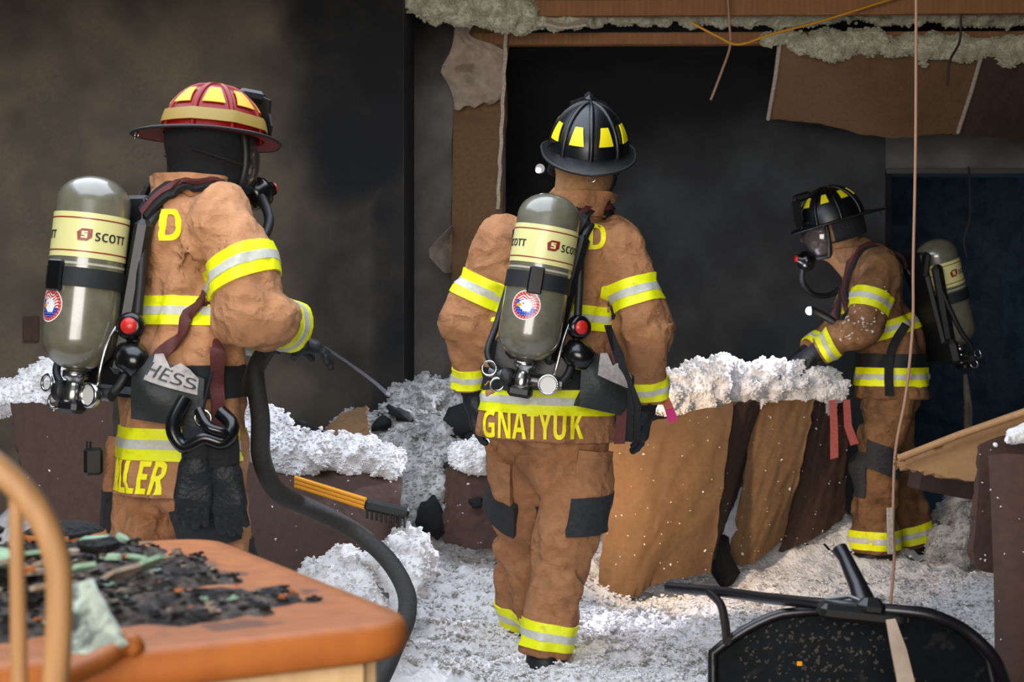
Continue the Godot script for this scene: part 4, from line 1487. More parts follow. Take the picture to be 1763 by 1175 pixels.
func boards() -> void:
	tuft_mesh = tuft(3)
	# right of the middle firefighter: three sagging boards side by side
	board("fallen_board", "broad light-brown fallen board sagging beside the middle firefighter's legs", "board", [W(1050, 742, 5.98), W(1110, 728, 6.02), W(1180, 712, 6.1), W(1262, 694, 6.2)], [W(1030, 1012, 5.72), W(1085, 1030, 5.7), W(1135, 1005, 5.8), W(1222, 988, 5.98)], 0.05, 0.014, M.board, 81, 150)
	board("fallen_board", "narrow brown board turned edgeways between the two wider sagging boards", "board", [W(1264, 694, 6.21), W(1296, 692, 6.32), W(1326, 690, 6.5)], [W(1222, 990, 6.0), W(1240, 930, 6.2), W(1264, 868, 6.44)], 0.0, 0.014, M.board_dark, 82, 30)
	board("fallen_board", "brown fallen board with a crumbling foot, middle of the sagging row", "board", [W(1300, 694, 6.42), W(1350, 690, 6.45), W(1402, 688, 6.5)], [W(1254, 976, 6.3), W(1300, 968, 6.32), W(1348, 930, 6.42)], 0.05, 0.014, M.board, 83, 90)
	board("fallen_board", "dark brown board at the doorway end of the sagging row", "board", [W(1404, 692, 6.56), W(1425, 686, 6.66), W(1462, 690, 6.75)], [W(1344, 952, 6.5), W(1395, 930, 6.55), W(1452, 895, 6.7)], 0.03, 0.014, M.board_dark, 84, 70)
	# left of the middle firefighter
	board("fallen_board", "large dark brown board slumped behind the hose and the left firefighter", "board", [W(380, 812, 5.3), W(470, 800, 5.35), W(580, 812, 5.4), W(694, 822, 5.45)], [W(400, 1060, 4.9), W(520, 1030, 4.95), W(620, 985, 5.05), W(690, 912, 5.3)], 0.06, 0.014, M.board_dark, 85, 90)
	board("fallen_board", "small brown board with a dark hole left of the middle firefighter's knee", "board", [W(768, 806, 5.65), W(810, 800, 5.7), W(870, 800, 5.75)], [W(764, 935, 5.6), W(810, 945, 5.55), W(870, 950, 5.55)], 0.02, 0.014, M.board_dark, 86, 40)
	board("fallen_board", "brown board leaning behind the left firefighter's air cylinder valve", "board", [W(16, 694, 5.6), W(90, 694, 5.6), W(190, 690, 5.6)], [W(70, 930, 5.3), W(120, 950, 5.3), W(220, 960, 5.3)], 0.03, 0.014, M.board_dark, 87, 60)
	# charred hole in the small board
	var hole := obj("charred_knot", lump(9, 0.028, 0.3, 1), M.char)
	hole.position = W(820, 866, 5.58)
	hole.scale = Vector3(1, 0.85, 0.3)
	tag(hole, "round charred spot on the small brown board", "char")
	# boards at the right edge, near the overturned chair
	board("fallen_board", "thick brown board standing at the right of the overturned black chair", "board", [W(1702, 785, 3.6), W(1740, 782, 3.55), W(1830, 790, 3.5)], [W(1712, 1240, 3.55), W(1750, 1240, 3.5), W(1830, 1240, 3.5)], 0.02, 0.03, M.board_dark, 88, 60)
	board("fallen_board", "brown board with a rounded foot behind the thick standing board", "board", [W(1688, 765, 3.9), W(1730, 750, 3.9), W(1800, 745, 3.9)], [W(1676, 950, 3.85), W(1694, 985, 3.85), W(1800, 990, 3.85)], 0.01, 0.03, M.board_dark, 89, 40)
	# tan wedge of board leaning towards the doorway
	board("tan_wedge_board", "tan wedge-shaped piece of board leaning up at the right", "board", [W(1545, 790, 4.6), W(1650, 752, 4.5), W(1800, 700, 4.3)], [W(1542, 802, 4.6), W(1610, 818, 4.5), W(1800, 850, 4.3)], 0.0, 0.016, M.board_tan, 90)
	tag(obj("splintered_lath", tubemesh([W(1548, 790, 4.56), W(1650, 750, 4.46), W(1810, 694, 4.26)], 0.012, 6), M.timber_pale), "pale splintered lath along the top of the tan wedge board", "lath")
	tag(obj("fallen_beam", boxmesh(Vector3(0.34, 0.075, 0.09), 0.006, Transform3D(turned(10, 0, -11), W(1650, 838, 5.0))), M.board_dark), "short dark beam under the tan wedge board", "beam")
	tag(obj("pale_stick", boxmesh(Vector3(0.022, 0.16, 0.008), 0.002, Transform3D(turned(10, 0, 1), W(1533, 915, 4.9))), M.gypsum), "short pale stick caught on the long hanging cable", "stick")
	tag(obj("pale_post", tubemesh([W(1668, 930, 8.9), W(1667, 700, 8.9), W(1662, 645, 8.9)], [0.03, 0.026, 0.012], 8), M.paper), "thin pale post standing in the dark room beyond the doorway", "post")
	# brown curled piece on the heap
	board("curled_board", "curled brown scrap of board lying on the insulation behind the yellow tool", "board", [W(545, 758, 5.7), W(585, 716, 5.75), W(632, 698, 5.8)], [W(530, 770, 5.6), W(580, 760, 5.6), W(636, 748, 5.62)], 0.03, 0.014, M.board, 91)
	# red straps hanging at the doorway end of the boards
	for q in [[1434, 1428, 792], [1458, 1463, 768]]:
		tag(obj("red_strap", sheetmesh([PackedVector3Array([W(q[1] + 2, q[2], 6.44), W(q[1] + 16, q[2] - 4, 6.44)]), PackedVector3Array([W(q[0] - 4, 735, 6.47), W(q[0] + 9, 732, 6.47)]), PackedVector3Array([W(q[0] - 6, 690, 6.5), W(q[0] + 6, 688, 6.5)])], 0.004), M.red_cloth), ("longer" if q[2] > 780 else "shorter") + " of two faded red straps hanging over the board beside the doorway firefighter", "strap", "red straps")
	# pink and orange tip of a tape end by the middle firefighter's cuff
	var tp := thing("tape_end", "bright pink and orange tape end hanging by the middle firefighter's cuff", "tape")
	obj("orange_end", sheetmesh([PackedVector3Array([W(1145, 706, 4.9), W(1160, 702, 4.9)]), PackedVector3Array([W(1136, 684, 4.9), W(1150, 680, 4.9)]), PackedVector3Array([W(1130, 668, 4.9), W(1142, 664, 4.9)])], 0.004), M.orange_tip, tp)
	obj("pink_end", sheetmesh([PackedVector3Array([W(1152, 730, 4.9), W(1168, 724, 4.9)]), PackedVector3Array([W(1145, 706, 4.9), W(1160, 702, 4.9)])], 0.004), M.pink, tp)

# ---------------------------------------------------------------- loose insulation
func heap(called: String, label: String, balls: Array, kind: String, seed_: int, cell: float, tufts: int, size: float) -> Node3D:
	var m: Material = {"batt": M.fluff_batt if M.has("fluff_batt") else M.fluff, "white": M.fluff, "grey": M.fluff_grey}[kind]
	var n := FastNoiseLite.new()
	n.seed = seed_
	n.frequency = 9.0
	n.fractal_octaves = 4
	var q := []
	for b in balls:
		q.append([b[0], b[1], b[0] if b.size() < 4 else b[3], b[1], b[2] if b.size() > 2 else 1.0, 0.05])
	var f := field(q, cell, [], n, cell * 4.0)
	var o := obj(called, f.mesh(), m)
	tag(o, label, "insulation", "", "stuff")
	fluff_on(o, f, m, tufts * 3, size * 0.6, seed_)
	return o

func fluff_on(o: MeshInstance3D, f: Field, m: Material, tufts: int, size: float, seed_: int) -> void:
	var rng := RandomNumberGenerator.new()
	rng.seed = seed_
	if tuft_mesh == null: tuft_mesh = tuft(3)
	var pv: PackedVector3Array = o.mesh.surface_get_arrays(0)[Mesh.ARRAY_VERTEX]
	var l := []
	for k in tufts:
		var s := rng.randf_range(0.25, 1.0) * size
		l.append(Transform3D(turned(rng.randf() * 360, rng.randf() * 360, rng.randf() * 360).scaled(Vector3(s, s * rng.randf_range(0.5, 1), s)), pv[rng.randi() % pv.size()]))
	scatter("tufts", tuft_mesh, m, l, o)

func mound(x: float, z: float, cx: float, cz: float, rx: float, rz: float, h: float) -> float:
	var d := Vector2((x - cx) / rx, (z - cz) / rz).length_squared()
	return h * exp(-d * 1.4)

func insulation() -> void:
	var n := FastNoiseLite.new()
	n.seed = 77
	n.frequency = 1.6
	n.fractal_octaves = 5
	n.fractal_gain = 0.6
	var c := 0.028
	var ms := [[-0.95, -5.1, 0.5, 0.35, 0.14], [0.35, -4.75, 0.22, 0.12, 0.05], [-0.15, -4.95, 0.2, 0.12, 0.06], [0.75, -5.15, 0.3, 0.12, 0.06], [-0.45, -4.5, 0.35, 0.3, 0.12], [-0.2, -5.6, 0.5, 0.4, 0.12], [-0.3, -6.4, 0.6, 0.5, 0.40], [-1.9, -6.1, 0.7, 0.4, 0.4], [-0.5, -5.9, 0.25, 0.3, 0.3], [1.2, -6.9, 0.7, 0.4, 0.35], [2.2, -5.6, 0.5, 0.5, 0.1], [0.1, -5.9, 0.3, 0.4, 0.15]]
	var rng := RandomNumberGenerator.new()
	rng.seed = 78
	# before the jog of the far wall, right of it, and in the corner it makes
	for q in [[-3.2, 3.66, -3.2, -6.576, "loose white insulation strewn ankle-deep over the whole open floor", 52000], [0.0, 3.66, -6.576, -8.16, "loose insulation drifted against the far wall and the doorway", 4500], [-0.48, -0.06, -6.576, -7.27, "loose insulation in the corner behind the tall grey heap", 700]]:
		var nx := int((q[1] - q[0]) / c)
		var nz := int((q[2] - q[3]) / c) + 1
		var g := []
		for i in nz:
			var row := PackedVector3Array()
			var z: float = lerpf(q[2], q[3], float(i) / (nz - 1))
			for j in nx:
				var x: float = lerpf(q[0], q[1], float(j) / (nx - 1))
				var h := 0.028 + 0.055 * (n.get_noise_2d(x * 1.5, z * 1.5) + 0.35) + 0.06 * absf(n.get_noise_2d(x * 5.0, z * 5.0))
				for m in ms: h += mound(x, z, m[0], m[1], m[2], m[3], m[4])
				row.append(Vector3(x, maxf(h, 0.004), z))
			g.append(row)
		var b := MB.new()
		b.grid(g)
		var o := obj("loose_insulation", b.mesh(), M.fluff)
		tag(o, q[4], "insulation", "", "stuff")
		var l := []
		var dark := []
		for k in q[5]:
			var i := int(nz * lerpf(0.34 if q[0] < -3.0 else 0.0, 0.99, 1.0 - sqrt(rng.randf())))
			var j := int(nx * (rng.randf_range(0.22, 0.999) if q[0] < -3.0 else rng.randf() * 0.999))
			var s := rng.randf_range(0.004, 0.011) * (1.0 if rng.randf() < 0.93 else 1.8)
			var xf := Transform3D(turned(rng.randf() * 360, rng.randf() * 360, 0).scaled(Vector3(s, s * 0.7, s)), g[i][j] + Vector3(rng.randf_range(-0.5, 0.5) * c, s * 0.2, rng.randf_range(-0.5, 0.5) * c))
			var dirt: float = n.get_noise_2d(g[i][j].x * 1.4 + 40, g[i][j].z * 1.4)
			if dirt > 0.05 and rng.randf() < clampf((dirt - 0.05) * 4.0, 0.0, 0.5): dark.append(xf)
			else: l.append(xf)
		scatter("tufts", tuft_mesh, M.fluff, l, o)
		scatter("dirty_tufts", tuft_mesh, M.fluff_dirty, dark, o)
	# heaps lying on the boards
	heap("insulation_heap", "bright white insulation heaped along the tops of the three sagging boards", [
		[W(1090, 712, 6.05), 0.05], [W(1140, 690, 6.12), 0.07], [W(1170, 672, 6.2), 0.09], [W(1215, 660, 6.25), 0.1], [W(1235, 650, 6.35), 0.1], [W(1285, 664, 6.4), 0.085], [W(1330, 652, 6.45), 0.09], [W(1365, 656, 6.5), 0.085], [W(1400, 664, 6.55), 0.075], [W(1430, 668, 6.6), 0.075],
		[W(1200, 700, 6.35), 0.12], [W(1300, 700, 6.6), 0.14], [W(1390, 700, 6.75), 0.12], [W(1250, 700, 6.5), 0.14]], "white", 91, 0.016, 2600, 0.022)
	heap("insulation_heap", "white insulation heaped on the large dark board near the yellow tool", [
		[W(480, 790, 5.35), 0.07], [W(520, 782, 5.4), 0.09], [W(560, 782, 5.42), 0.085], [W(610, 790, 5.45), 0.075], [W(650, 798, 5.48), 0.07], [W(675, 806, 5.48), 0.05], [W(440, 760, 5.45), 0.06], [W(445, 715, 5.5), 0.06], [W(470, 745, 5.5), 0.07], [W(530, 800, 5.6), 0.12], [W(620, 805, 5.65), 0.12]], "white", 92, 0.016, 1800, 0.02)
	heap("insulation_heap", "tall grey-white insulation heap against the wall end behind the middle firefighter's glove", [
		[W(700, 700, 6.3), 0.1], [W(740, 690, 6.35), 0.11], [W(790, 690, 6.4), 0.1], [W(700, 760, 6.1), 0.14], [W(760, 770, 6.1), 0.15], [W(680, 800, 6.0), 0.14], [W(740, 840, 5.95), 0.16], [W(800, 740, 6.3), 0.12], [W(640, 760, 6.1), 0.12], [W(710, 890, 5.85), 0.14], [W(600, 750, 6.2), 0.1], [W(800, 830, 6.1), 0.15]], "grey", 93, 0.018, 2200, 0.022)
	heap("insulation_heap", "small white insulation heap on the holed board by the middle firefighter's thigh", [[W(800, 795, 5.72), 0.06], [W(822, 785, 5.75), 0.07], [W(815, 805, 5.75), 0.06], [W(850, 795, 5.8), 0.07]], "white", 94, 0.014, 500, 0.018)
	heap("insulation_heap", "grey-white insulation heap behind the left firefighter's air cylinder", [[W(40, 680, 5.7), 0.08], [W(70, 655, 5.75), 0.08], [W(105, 650, 5.8), 0.08], [W(150, 670, 5.8), 0.1], [W(0, 690, 5.7), 0.07]], "white", 95, 0.016, 700, 0.02)
	heap("insulation_heap", "low white insulation drift between the hose and the charred table", [[W(560, 1010, 4.45), 0.09], [W(600, 1000, 4.5), 0.1], [W(650, 1010, 4.5), 0.1], [W(690, 1000, 4.6), 0.08], [W(620, 1050, 4.4), 0.14], [W(700, 960, 4.9), 0.1], [W(560, 1060, 4.3), 0.14]], "white", 96, 0.016, 900, 0.018)
	heap("insulation_heap", "grey-green insulation spilling at the wall right of the doorway firefighter's boots", [[W(1650, 890, 6.9), 0.12], [W(1690, 920, 6.6), 0.14], [W(1640, 950, 6.6), 0.12], [W(1720, 880, 6.9), 0.14]], "grey", 97, 0.018, 700, 0.02)
	heap("insulation_heap", "white crumbs of insulation on top of the thick standing board", [[W(1706, 776, 3.62), 0.009], [W(1716, 768, 3.66), 0.012], [W(1734, 758, 3.72), 0.010], [W(1748, 750, 3.76), 0.013], [W(1762, 744, 3.76), 0.012], [W(1775, 742, 3.76), 0.014]], "white", 98, 0.005, 40, 0.005)
	# black pieces in the heaps
	var spots := [[815, 728, 6.0, 0.13, 0.075], [840, 770, 5.95, 0.09, 0.04], [742, 890, 5.65, 0.06, 0.075], [770, 745, 6.02, 0.05, 0.03], [790, 800, 5.85, 0.08, 0.025], [690, 715, 6.0, 0.06, 0.025], [660, 730, 6.0, 0.05, 0.03], [530, 745, 5.9, 0.09, 0.03], [1240, 960, 6.2, 0.06, 0.13]]
	for k in spots.size():
		var s = spots[k]
		var q := obj("charred_chunk", lump(100 + k, 1.0, 0.5, 1), M.char)
		q.position = W(s[0], s[1], s[2])
		q.scale = Vector3(s[3], s[4], 0.06)
		q.rotation.z = -0.5 if k % 2 else 0.25
		tag(q, ["largest black charred chunk, beside the middle firefighter's hanging glove", "charred chunk just under the middle firefighter's hanging glove", "upright black chunk between the holed board and the large dark board", "small charred chunk on the tall grey heap, touching the largest chunk", "thin charred chunk beside the small heap on the holed board", "small charred chunk where the water jet strikes the grey heap", "charred chunk between the curled brown scrap and the tall grey heap", "flat charred chunk behind the white heap near the curled scrap", "upright black chunk in the gap at the foot of the sagging boards"][k], "char", "charred chunks in the insulation")

# ---------------------------------------------------------------- the three firefighters
func belt(pack: Node, f: Field, c: Vector3, axis: Vector3, w: float) -> void:
	obj("waist_belt", wrap_patch(f, c, axis, Vector3.FORWARD, 0, 360, -w / 2, w / 2, 0.26, 0.009, 60, 2), M.webbing, pack)

func shoulder_straps(pack: Node, f: Field, s: Dictionary) -> void:
	for k in [-1.0, 1.0]:
		var sh: Vector3 = s.sh_r if k > 0 else s.sh_l
		var c: Vector3 = s.chest
		var a := [c + Vector3(k * 0.045, 0.13, 0.14), sh.lerp(c, 0.45) + Vector3(0, 0.16, 0.05), sh.lerp(c, 0.4) + Vector3(0, 0.14, -0.06), c + Vector3(k * 0.11, 0.0, -0.2), c.lerp(s.waist, 0.55) + Vector3(k * 0.14, 0, -0.18)]
		obj("shoulder_strap", strap_mesh(f, a, 0.052, 0.012, 8, 0.012), M.black_cloth, pack)
		obj("strap_piping", strap_mesh(f, a, 0.018, 0.02, 8, 0.01), M.maroon, pack)

func firefighters() -> void:
	# ---- left: red helmet, facing away to the right, holding the nozzle
	var s := {
		"label": "firefighter in tan coat and red helmet, arm bent, aiming a water jet", "base": Vector3(-0.905, 0, -3.95), "yaw": -50.0, "seed": 1,
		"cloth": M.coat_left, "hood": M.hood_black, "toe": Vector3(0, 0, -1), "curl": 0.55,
		"chest": Vector3(0, 1.33, 0), "waist": Vector3(0, 1.02, 0.01), "hem": Vector3(0, 0.70, 0.02), "neck": Vector3(0.0, 1.53, -0.02), "head": Vector3(0.02, 1.655, -0.06),
		"sh_l": Vector3(-0.19, 1.45, 0), "sh_r": Vector3(0.195, 1.45, 0.0), "el_l": Vector3(-0.25, 1.2, -0.08), "el_r": Vector3(0.30, 1.19, -0.05), "wr_l": Vector3(-0.08, 1.13, -0.33), "wr_r": Vector3(0.12, 1.16, -0.247),
		"hip_l": Vector3(-0.105, 0.86, 0.03), "hip_r": Vector3(0.105, 0.86, 0), "kn_l": Vector3(-0.11, 0.48, 0.10), "kn_r": Vector3(0.125, 0.48, -0.04), "an_l": Vector3(-0.11, 0.1, 0.16), "an_r": Vector3(0.13, 0.1, 0.0),
		"palm_l": Vector3(0, 1, 0), "palm_r": Vector3(1, 0.4, 0), "name": "MILLER", "name_w": 0.5, "name_at": Vector3(0.05, 0.757, 0), "back_at": Vector3(0.105, 1.43, 0), "torso_t": 0.42, "skirt_t": 0.56, "sleeve_t": 0.56, "patch_t": 0.6}
	var p := person(s)
	helmet(p.root, Transform3D(turned(-4, -4, 2).scaled(Vector3.ONE * 0.93), s.head + Vector3(0.02, 0.033, -0.005)), M.helmet_red, M.amber_tape, M.band_tape, M.black_plastic, true)
	mask(p.root, s.head, turned(-4, 0))
	var pk := air_pack("grey air cylinder pack on the back of the red-helmeted firefighter", p.root.transform, Transform3D(turned(14, -5, -3), Vector3(-0.01, 1.30, 0.285)), "HESS", 0.03)
	belt(pk, p.coat, Vector3(0, 1.01, 0), Vector3.UP, 0.085)
	shoulder_straps(pk, p.coat, s)
	obj("strap_tail", strap_mesh(p.coat, [Vector3(0.22, 1.24, 0.0), Vector3(0.21, 1.1, 0.02), Vector3(0.21, 0.98, 0.02), Vector3(0.22, 0.87, 0.03)], 0.038, 0.016), M.maroon, pk)
	obj("strap_tail", strap_mesh(p.coat, [Vector3(0.2, 1.25, 0.05), Vector3(0.17, 1.17, 0.1), Vector3(0.15, 1.09, 0.15), Vector3(0.16, 1.02, 0.18)], 0.034, 0.014), M.maroon, pk)
	# ---- middle: black helmet, walking away
	s = {
		"label": "firefighter in brown coat and black helmet walking away, seen from behind", "base": Vector3(0.135, 0, -4.64), "yaw": -8.0, "seed": 2,
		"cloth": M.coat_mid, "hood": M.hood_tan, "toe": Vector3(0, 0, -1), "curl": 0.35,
		"chest": Vector3(0.02, 1.36, 0), "waist": Vector3(-0.01, 1.05, 0.0), "hem": Vector3(-0.02, 0.80, 0.0), "neck": Vector3(0.075, 1.555, -0.02), "head": Vector3(0.10, 1.715, -0.03),
		"sh_l": Vector3(-0.168, 1.435, 0), "sh_r": Vector3(0.218, 1.43, 0.0), "el_l": Vector3(-0.285, 1.18, 0.0), "el_r": Vector3(0.30, 1.16, 0.02), "wr_l": Vector3(-0.275, 0.965, -0.08), "wr_r": Vector3(0.29, 0.93, -0.10),
		"hip_l": Vector3(-0.105, 0.88, -0.01), "hip_r": Vector3(0.09, 0.88, 0.0), "kn_l": Vector3(-0.13, 0.51, -0.22), "kn_r": Vector3(0.04, 0.50, 0.0), "an_l": Vector3(-0.145, 0.10, -0.42), "an_r": Vector3(-0.02, 0.10, 0.04),
		"hand_l": Vector3(0.02, -1, -0.1), "palm_l": Vector3(-1, 0, 0.2), "palm_r": Vector3(1, 0, 0), "name": "GNATYUK", "name_w": 0.6, "name_at": Vector3(-0.055, 0.852, 0), "back_at": Vector3(0.148, 1.452, 0), "torso_t": 0.5, "skirt_t": 0.48, "sleeve_t": 0.58}
	p = person(s)
	helmet(p.root, Transform3D(turned(8, 21, -2), s.head + Vector3(0.012, 0.03, 0.0)), M.helmet_black, M.yellow_tape, null, M.black_plastic, true, Vector2(16, 38), Vector2(11.5, 7.0))
	mask(p.root, s.head, turned(0, 0))
	var lamp := obj("helmet_lamp", tubemesh([Vector3(-0.05, 1.695, -0.12), Vector3(-0.05, 1.69, -0.05)], [0.014, 0.016], 12), M.black_gloss, p.root)
	obj("lamp_lens", lump(1, 0.009, 0.0, 1), M.lamp_glow, lamp).position = Vector3(-0.055, 1.684, -0.045)
	pk = air_pack("grey air cylinder pack tilted on the back of the black-helmeted firefighter walking away", p.root.transform, Transform3D(turned(-3, -3, -9), Vector3(-0.012, 1.315, 0.29)), "")
	belt(pk, p.coat, Vector3(-0.01, 1.0, 0), Vector3.UP, 0.07)
	shoulder_straps(pk, p.coat, s)
	for k in 3:
		var x: float = 0.215 + k * 0.022
		obj("strap_tail", sheetmesh([PackedVector3Array([Vector3(x - 0.004, 0.80 + k * 0.006, 0.20 - k * 0.02), Vector3(x + 0.03, 0.80 + k * 0.006, 0.19 - k * 0.02)]), PackedVector3Array([Vector3(x + 0.008, 0.92, 0.20 - k * 0.01), Vector3(x + 0.036, 0.92, 0.19)]), PackedVector3Array([Vector3(0.21 + k * 0.006, 1.05, 0.205), Vector3(0.235 + k * 0.006, 1.05, 0.20)]), PackedVector3Array([Vector3(0.18, 1.17, 0.19), Vector3(0.203, 1.17, 0.19)])], 0.004), M.maroon if k == 0 else M.black_cloth, pk)
	# ---- right: by the doorway, facing left, bent over the heap
	s = {
		"label": "firefighter in dirty coat and black helmet by the doorway, bending to the left", "base": Vector3(1.77, 0.0, -6.7), "yaw": 82.0, "seed": 3,
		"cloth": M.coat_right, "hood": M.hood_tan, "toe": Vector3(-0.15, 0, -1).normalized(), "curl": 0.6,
		"chest": Vector3(0, 1.335, -0.075), "waist": Vector3(0, 1.04, 0.02), "hem": Vector3(0, 0.85, 0.02), "neck": Vector3(-0.01, 1.515, -0.16), "head": Vector3(-0.02, 1.635, -0.265),
		"sh_l": Vector3(-0.195, 1.45, -0.05), "sh_r": Vector3(0.195, 1.45, -0.08), "el_l": Vector3(-0.26, 1.19, -0.13), "el_r": Vector3(0.26, 1.2, -0.16), "wr_l": Vector3(-0.21, 1.075, -0.33), "wr_r": Vector3(0.14, 1.06, -0.36),
		"hip_l": Vector3(-0.105, 0.88, 0.0), "hip_r": Vector3(0.105, 0.88, 0.02), "kn_l": Vector3(-0.12, 0.5, -0.07), "kn_r": Vector3(0.12, 0.5, 0.05), "an_l": Vector3(-0.13, 0.14, -0.07), "an_r": Vector3(0.13, 0.14, 0.14),
		"palm_l": Vector3(-0.6, 1, 0), "palm_r": Vector3(0.6, 1, 0), "torso_t": 0.55, "skirt_t": 0.45, "sleeve_t": 0.6, "leg_r": 0.112, "pocket_dir": Vector3(1, 0, 0.1)}
	p = person(s)
	helmet(p.root, Transform3D(turned(14, -17, 3), s.head + Vector3(0, 0.058, 0.01)), M.helmet_black, M.yellow_tape, null, M.black_plastic, true, Vector2(34, 52), Vector2(9, 6), true)
	mask(p.root, s.head, turned(24, -10))
	pk = air_pack("grey air cylinder pack slanting on the back of the firefighter by the doorway", p.root.transform, Transform3D(turned(30, -17, 0), Vector3(0.0, 1.345, 0.265)), "")
	belt(pk, p.coat, Vector3(0, 1.03, 0), Vector3.UP, 0.06)
	shoulder_straps(pk, p.coat, s)
	obj("strap_tail", strap_mesh(p.coat, [Vector3(-0.21, 1.2, 0.06), Vector3(-0.22, 1.1, 0.0), Vector3(-0.22, 1.0, -0.02), Vector3(-0.24, 0.87, -0.02)], 0.04, 0.014), M.black_cloth, pk)
	var rng := RandomNumberGenerator.new()
	rng.seed = 31
	var fl := []
	for k in 46:
		var c: Vector3 = (s.sh_l as Vector3).lerp(s.el_l, rng.randf_range(0.3, 1.1)).lerp(s.wr_l, rng.randf_range(0, 0.5))
		var q: Vector3 = p.coat.onto(c + Vector3(-0.1, rng.randf_range(-0.05, 0.06), rng.randf_range(-0.07, 0.09)))
		var z := rng.randf_range(0.002, 0.008)
		fl.append(Transform3D(turned(rng.randf() * 360, rng.randf() * 360).scaled(Vector3.ONE * z), q))
	scatter("insulation_flecks", tuft_mesh, M.fluff, fl, p.jacket)
	# chest torch, lit
	var tor := thing("chest_torch", "small lit torch clipped to the chest of the firefighter by the doorway", "torch", Transform3D(turned(82), Vector3(1.4, 1.26, -6.60)))
	obj("torch_body", tubemesh([Vector3(0, -0.07, 0.12), Vector3(0, -0.03, 0.06), Vector3(0, 0, 0.0), Vector3(0, 0, -0.012)], [0.017, 0.018, 0.018, 0.023], 14), M.black_plastic, tor)
	var gl := obj("torch_lens", lump(2, 0.019, 0.0, 2), M.lamp_glow, tor)
	gl.position = Vector3(0, 0, -0.018)
	var sp := SpotLight3D.new()
	sp.name = "torch_light"
	sp.light_color = Color(0.93, 0.93, 1.0)
	sp.light_energy = 11.0
	sp.light_size = 0.02
	sp.spot_range = 12.0
	sp.spot_angle = 34.0
	sp.spot_attenuation = 2.0
	sp.shadow_enabled = true
	tor.add_child(sp)
	sp.position = Vector3(0, 0, -0.045)
	sp.look_at_from_position(tor.transform * Vector3(0, 0, -0.045), Vector3(0.85, 0.92, -6.28), Vector3.UP)
	# small red light on the mask
	var rl := obj("mask_light", lump(4, 0.012, 0.0, 1), M.red_glow, p.root)
	rl.position = Vector3(-0.075, 1.475, -0.39)
	# the middle firefighter's hand torch lights the floor beyond him
	var hand := thing("hand_torch", "torch in front of the middle firefighter, lighting the floor beyond", "torch", Transform3D(Basis(), Vector3(0.24, 0.92, -4.98)))
	obj("torch_body", tubemesh([Vector3(0, 0.09, 0.05), Vector3(0, 0.0, 0.0), Vector3(0, -0.015, -0.008)], [0.017, 0.018, 0.026], 14), M.black_plastic, hand)
	var hl := obj("torch_lens", lump(5, 0.02, 0.0, 2), M.lamp_glow, hand)
	hl.position = Vector3(0, -0.022, -0.012)
	var s2 := SpotLight3D.new()
	s2.name = "hand_torch_light"
	s2.light_color = Color(1.0, 0.86, 0.70)
	s2.light_energy = 1.5
	s2.light_size = 0.03
	s2.spot_range = 12.0
	s2.spot_angle = 40.0
	s2.spot_attenuation = 2.0
	s2.shadow_enabled = true
	hand.add_child(s2)
	s2.position = Vector3(0, -0.055, -0.03)
	s2.look_at_from_position(hand.position + Vector3(0, -0.055, -0.03), Vector3(0.66, 0.5, -5.9), Vector3.UP)

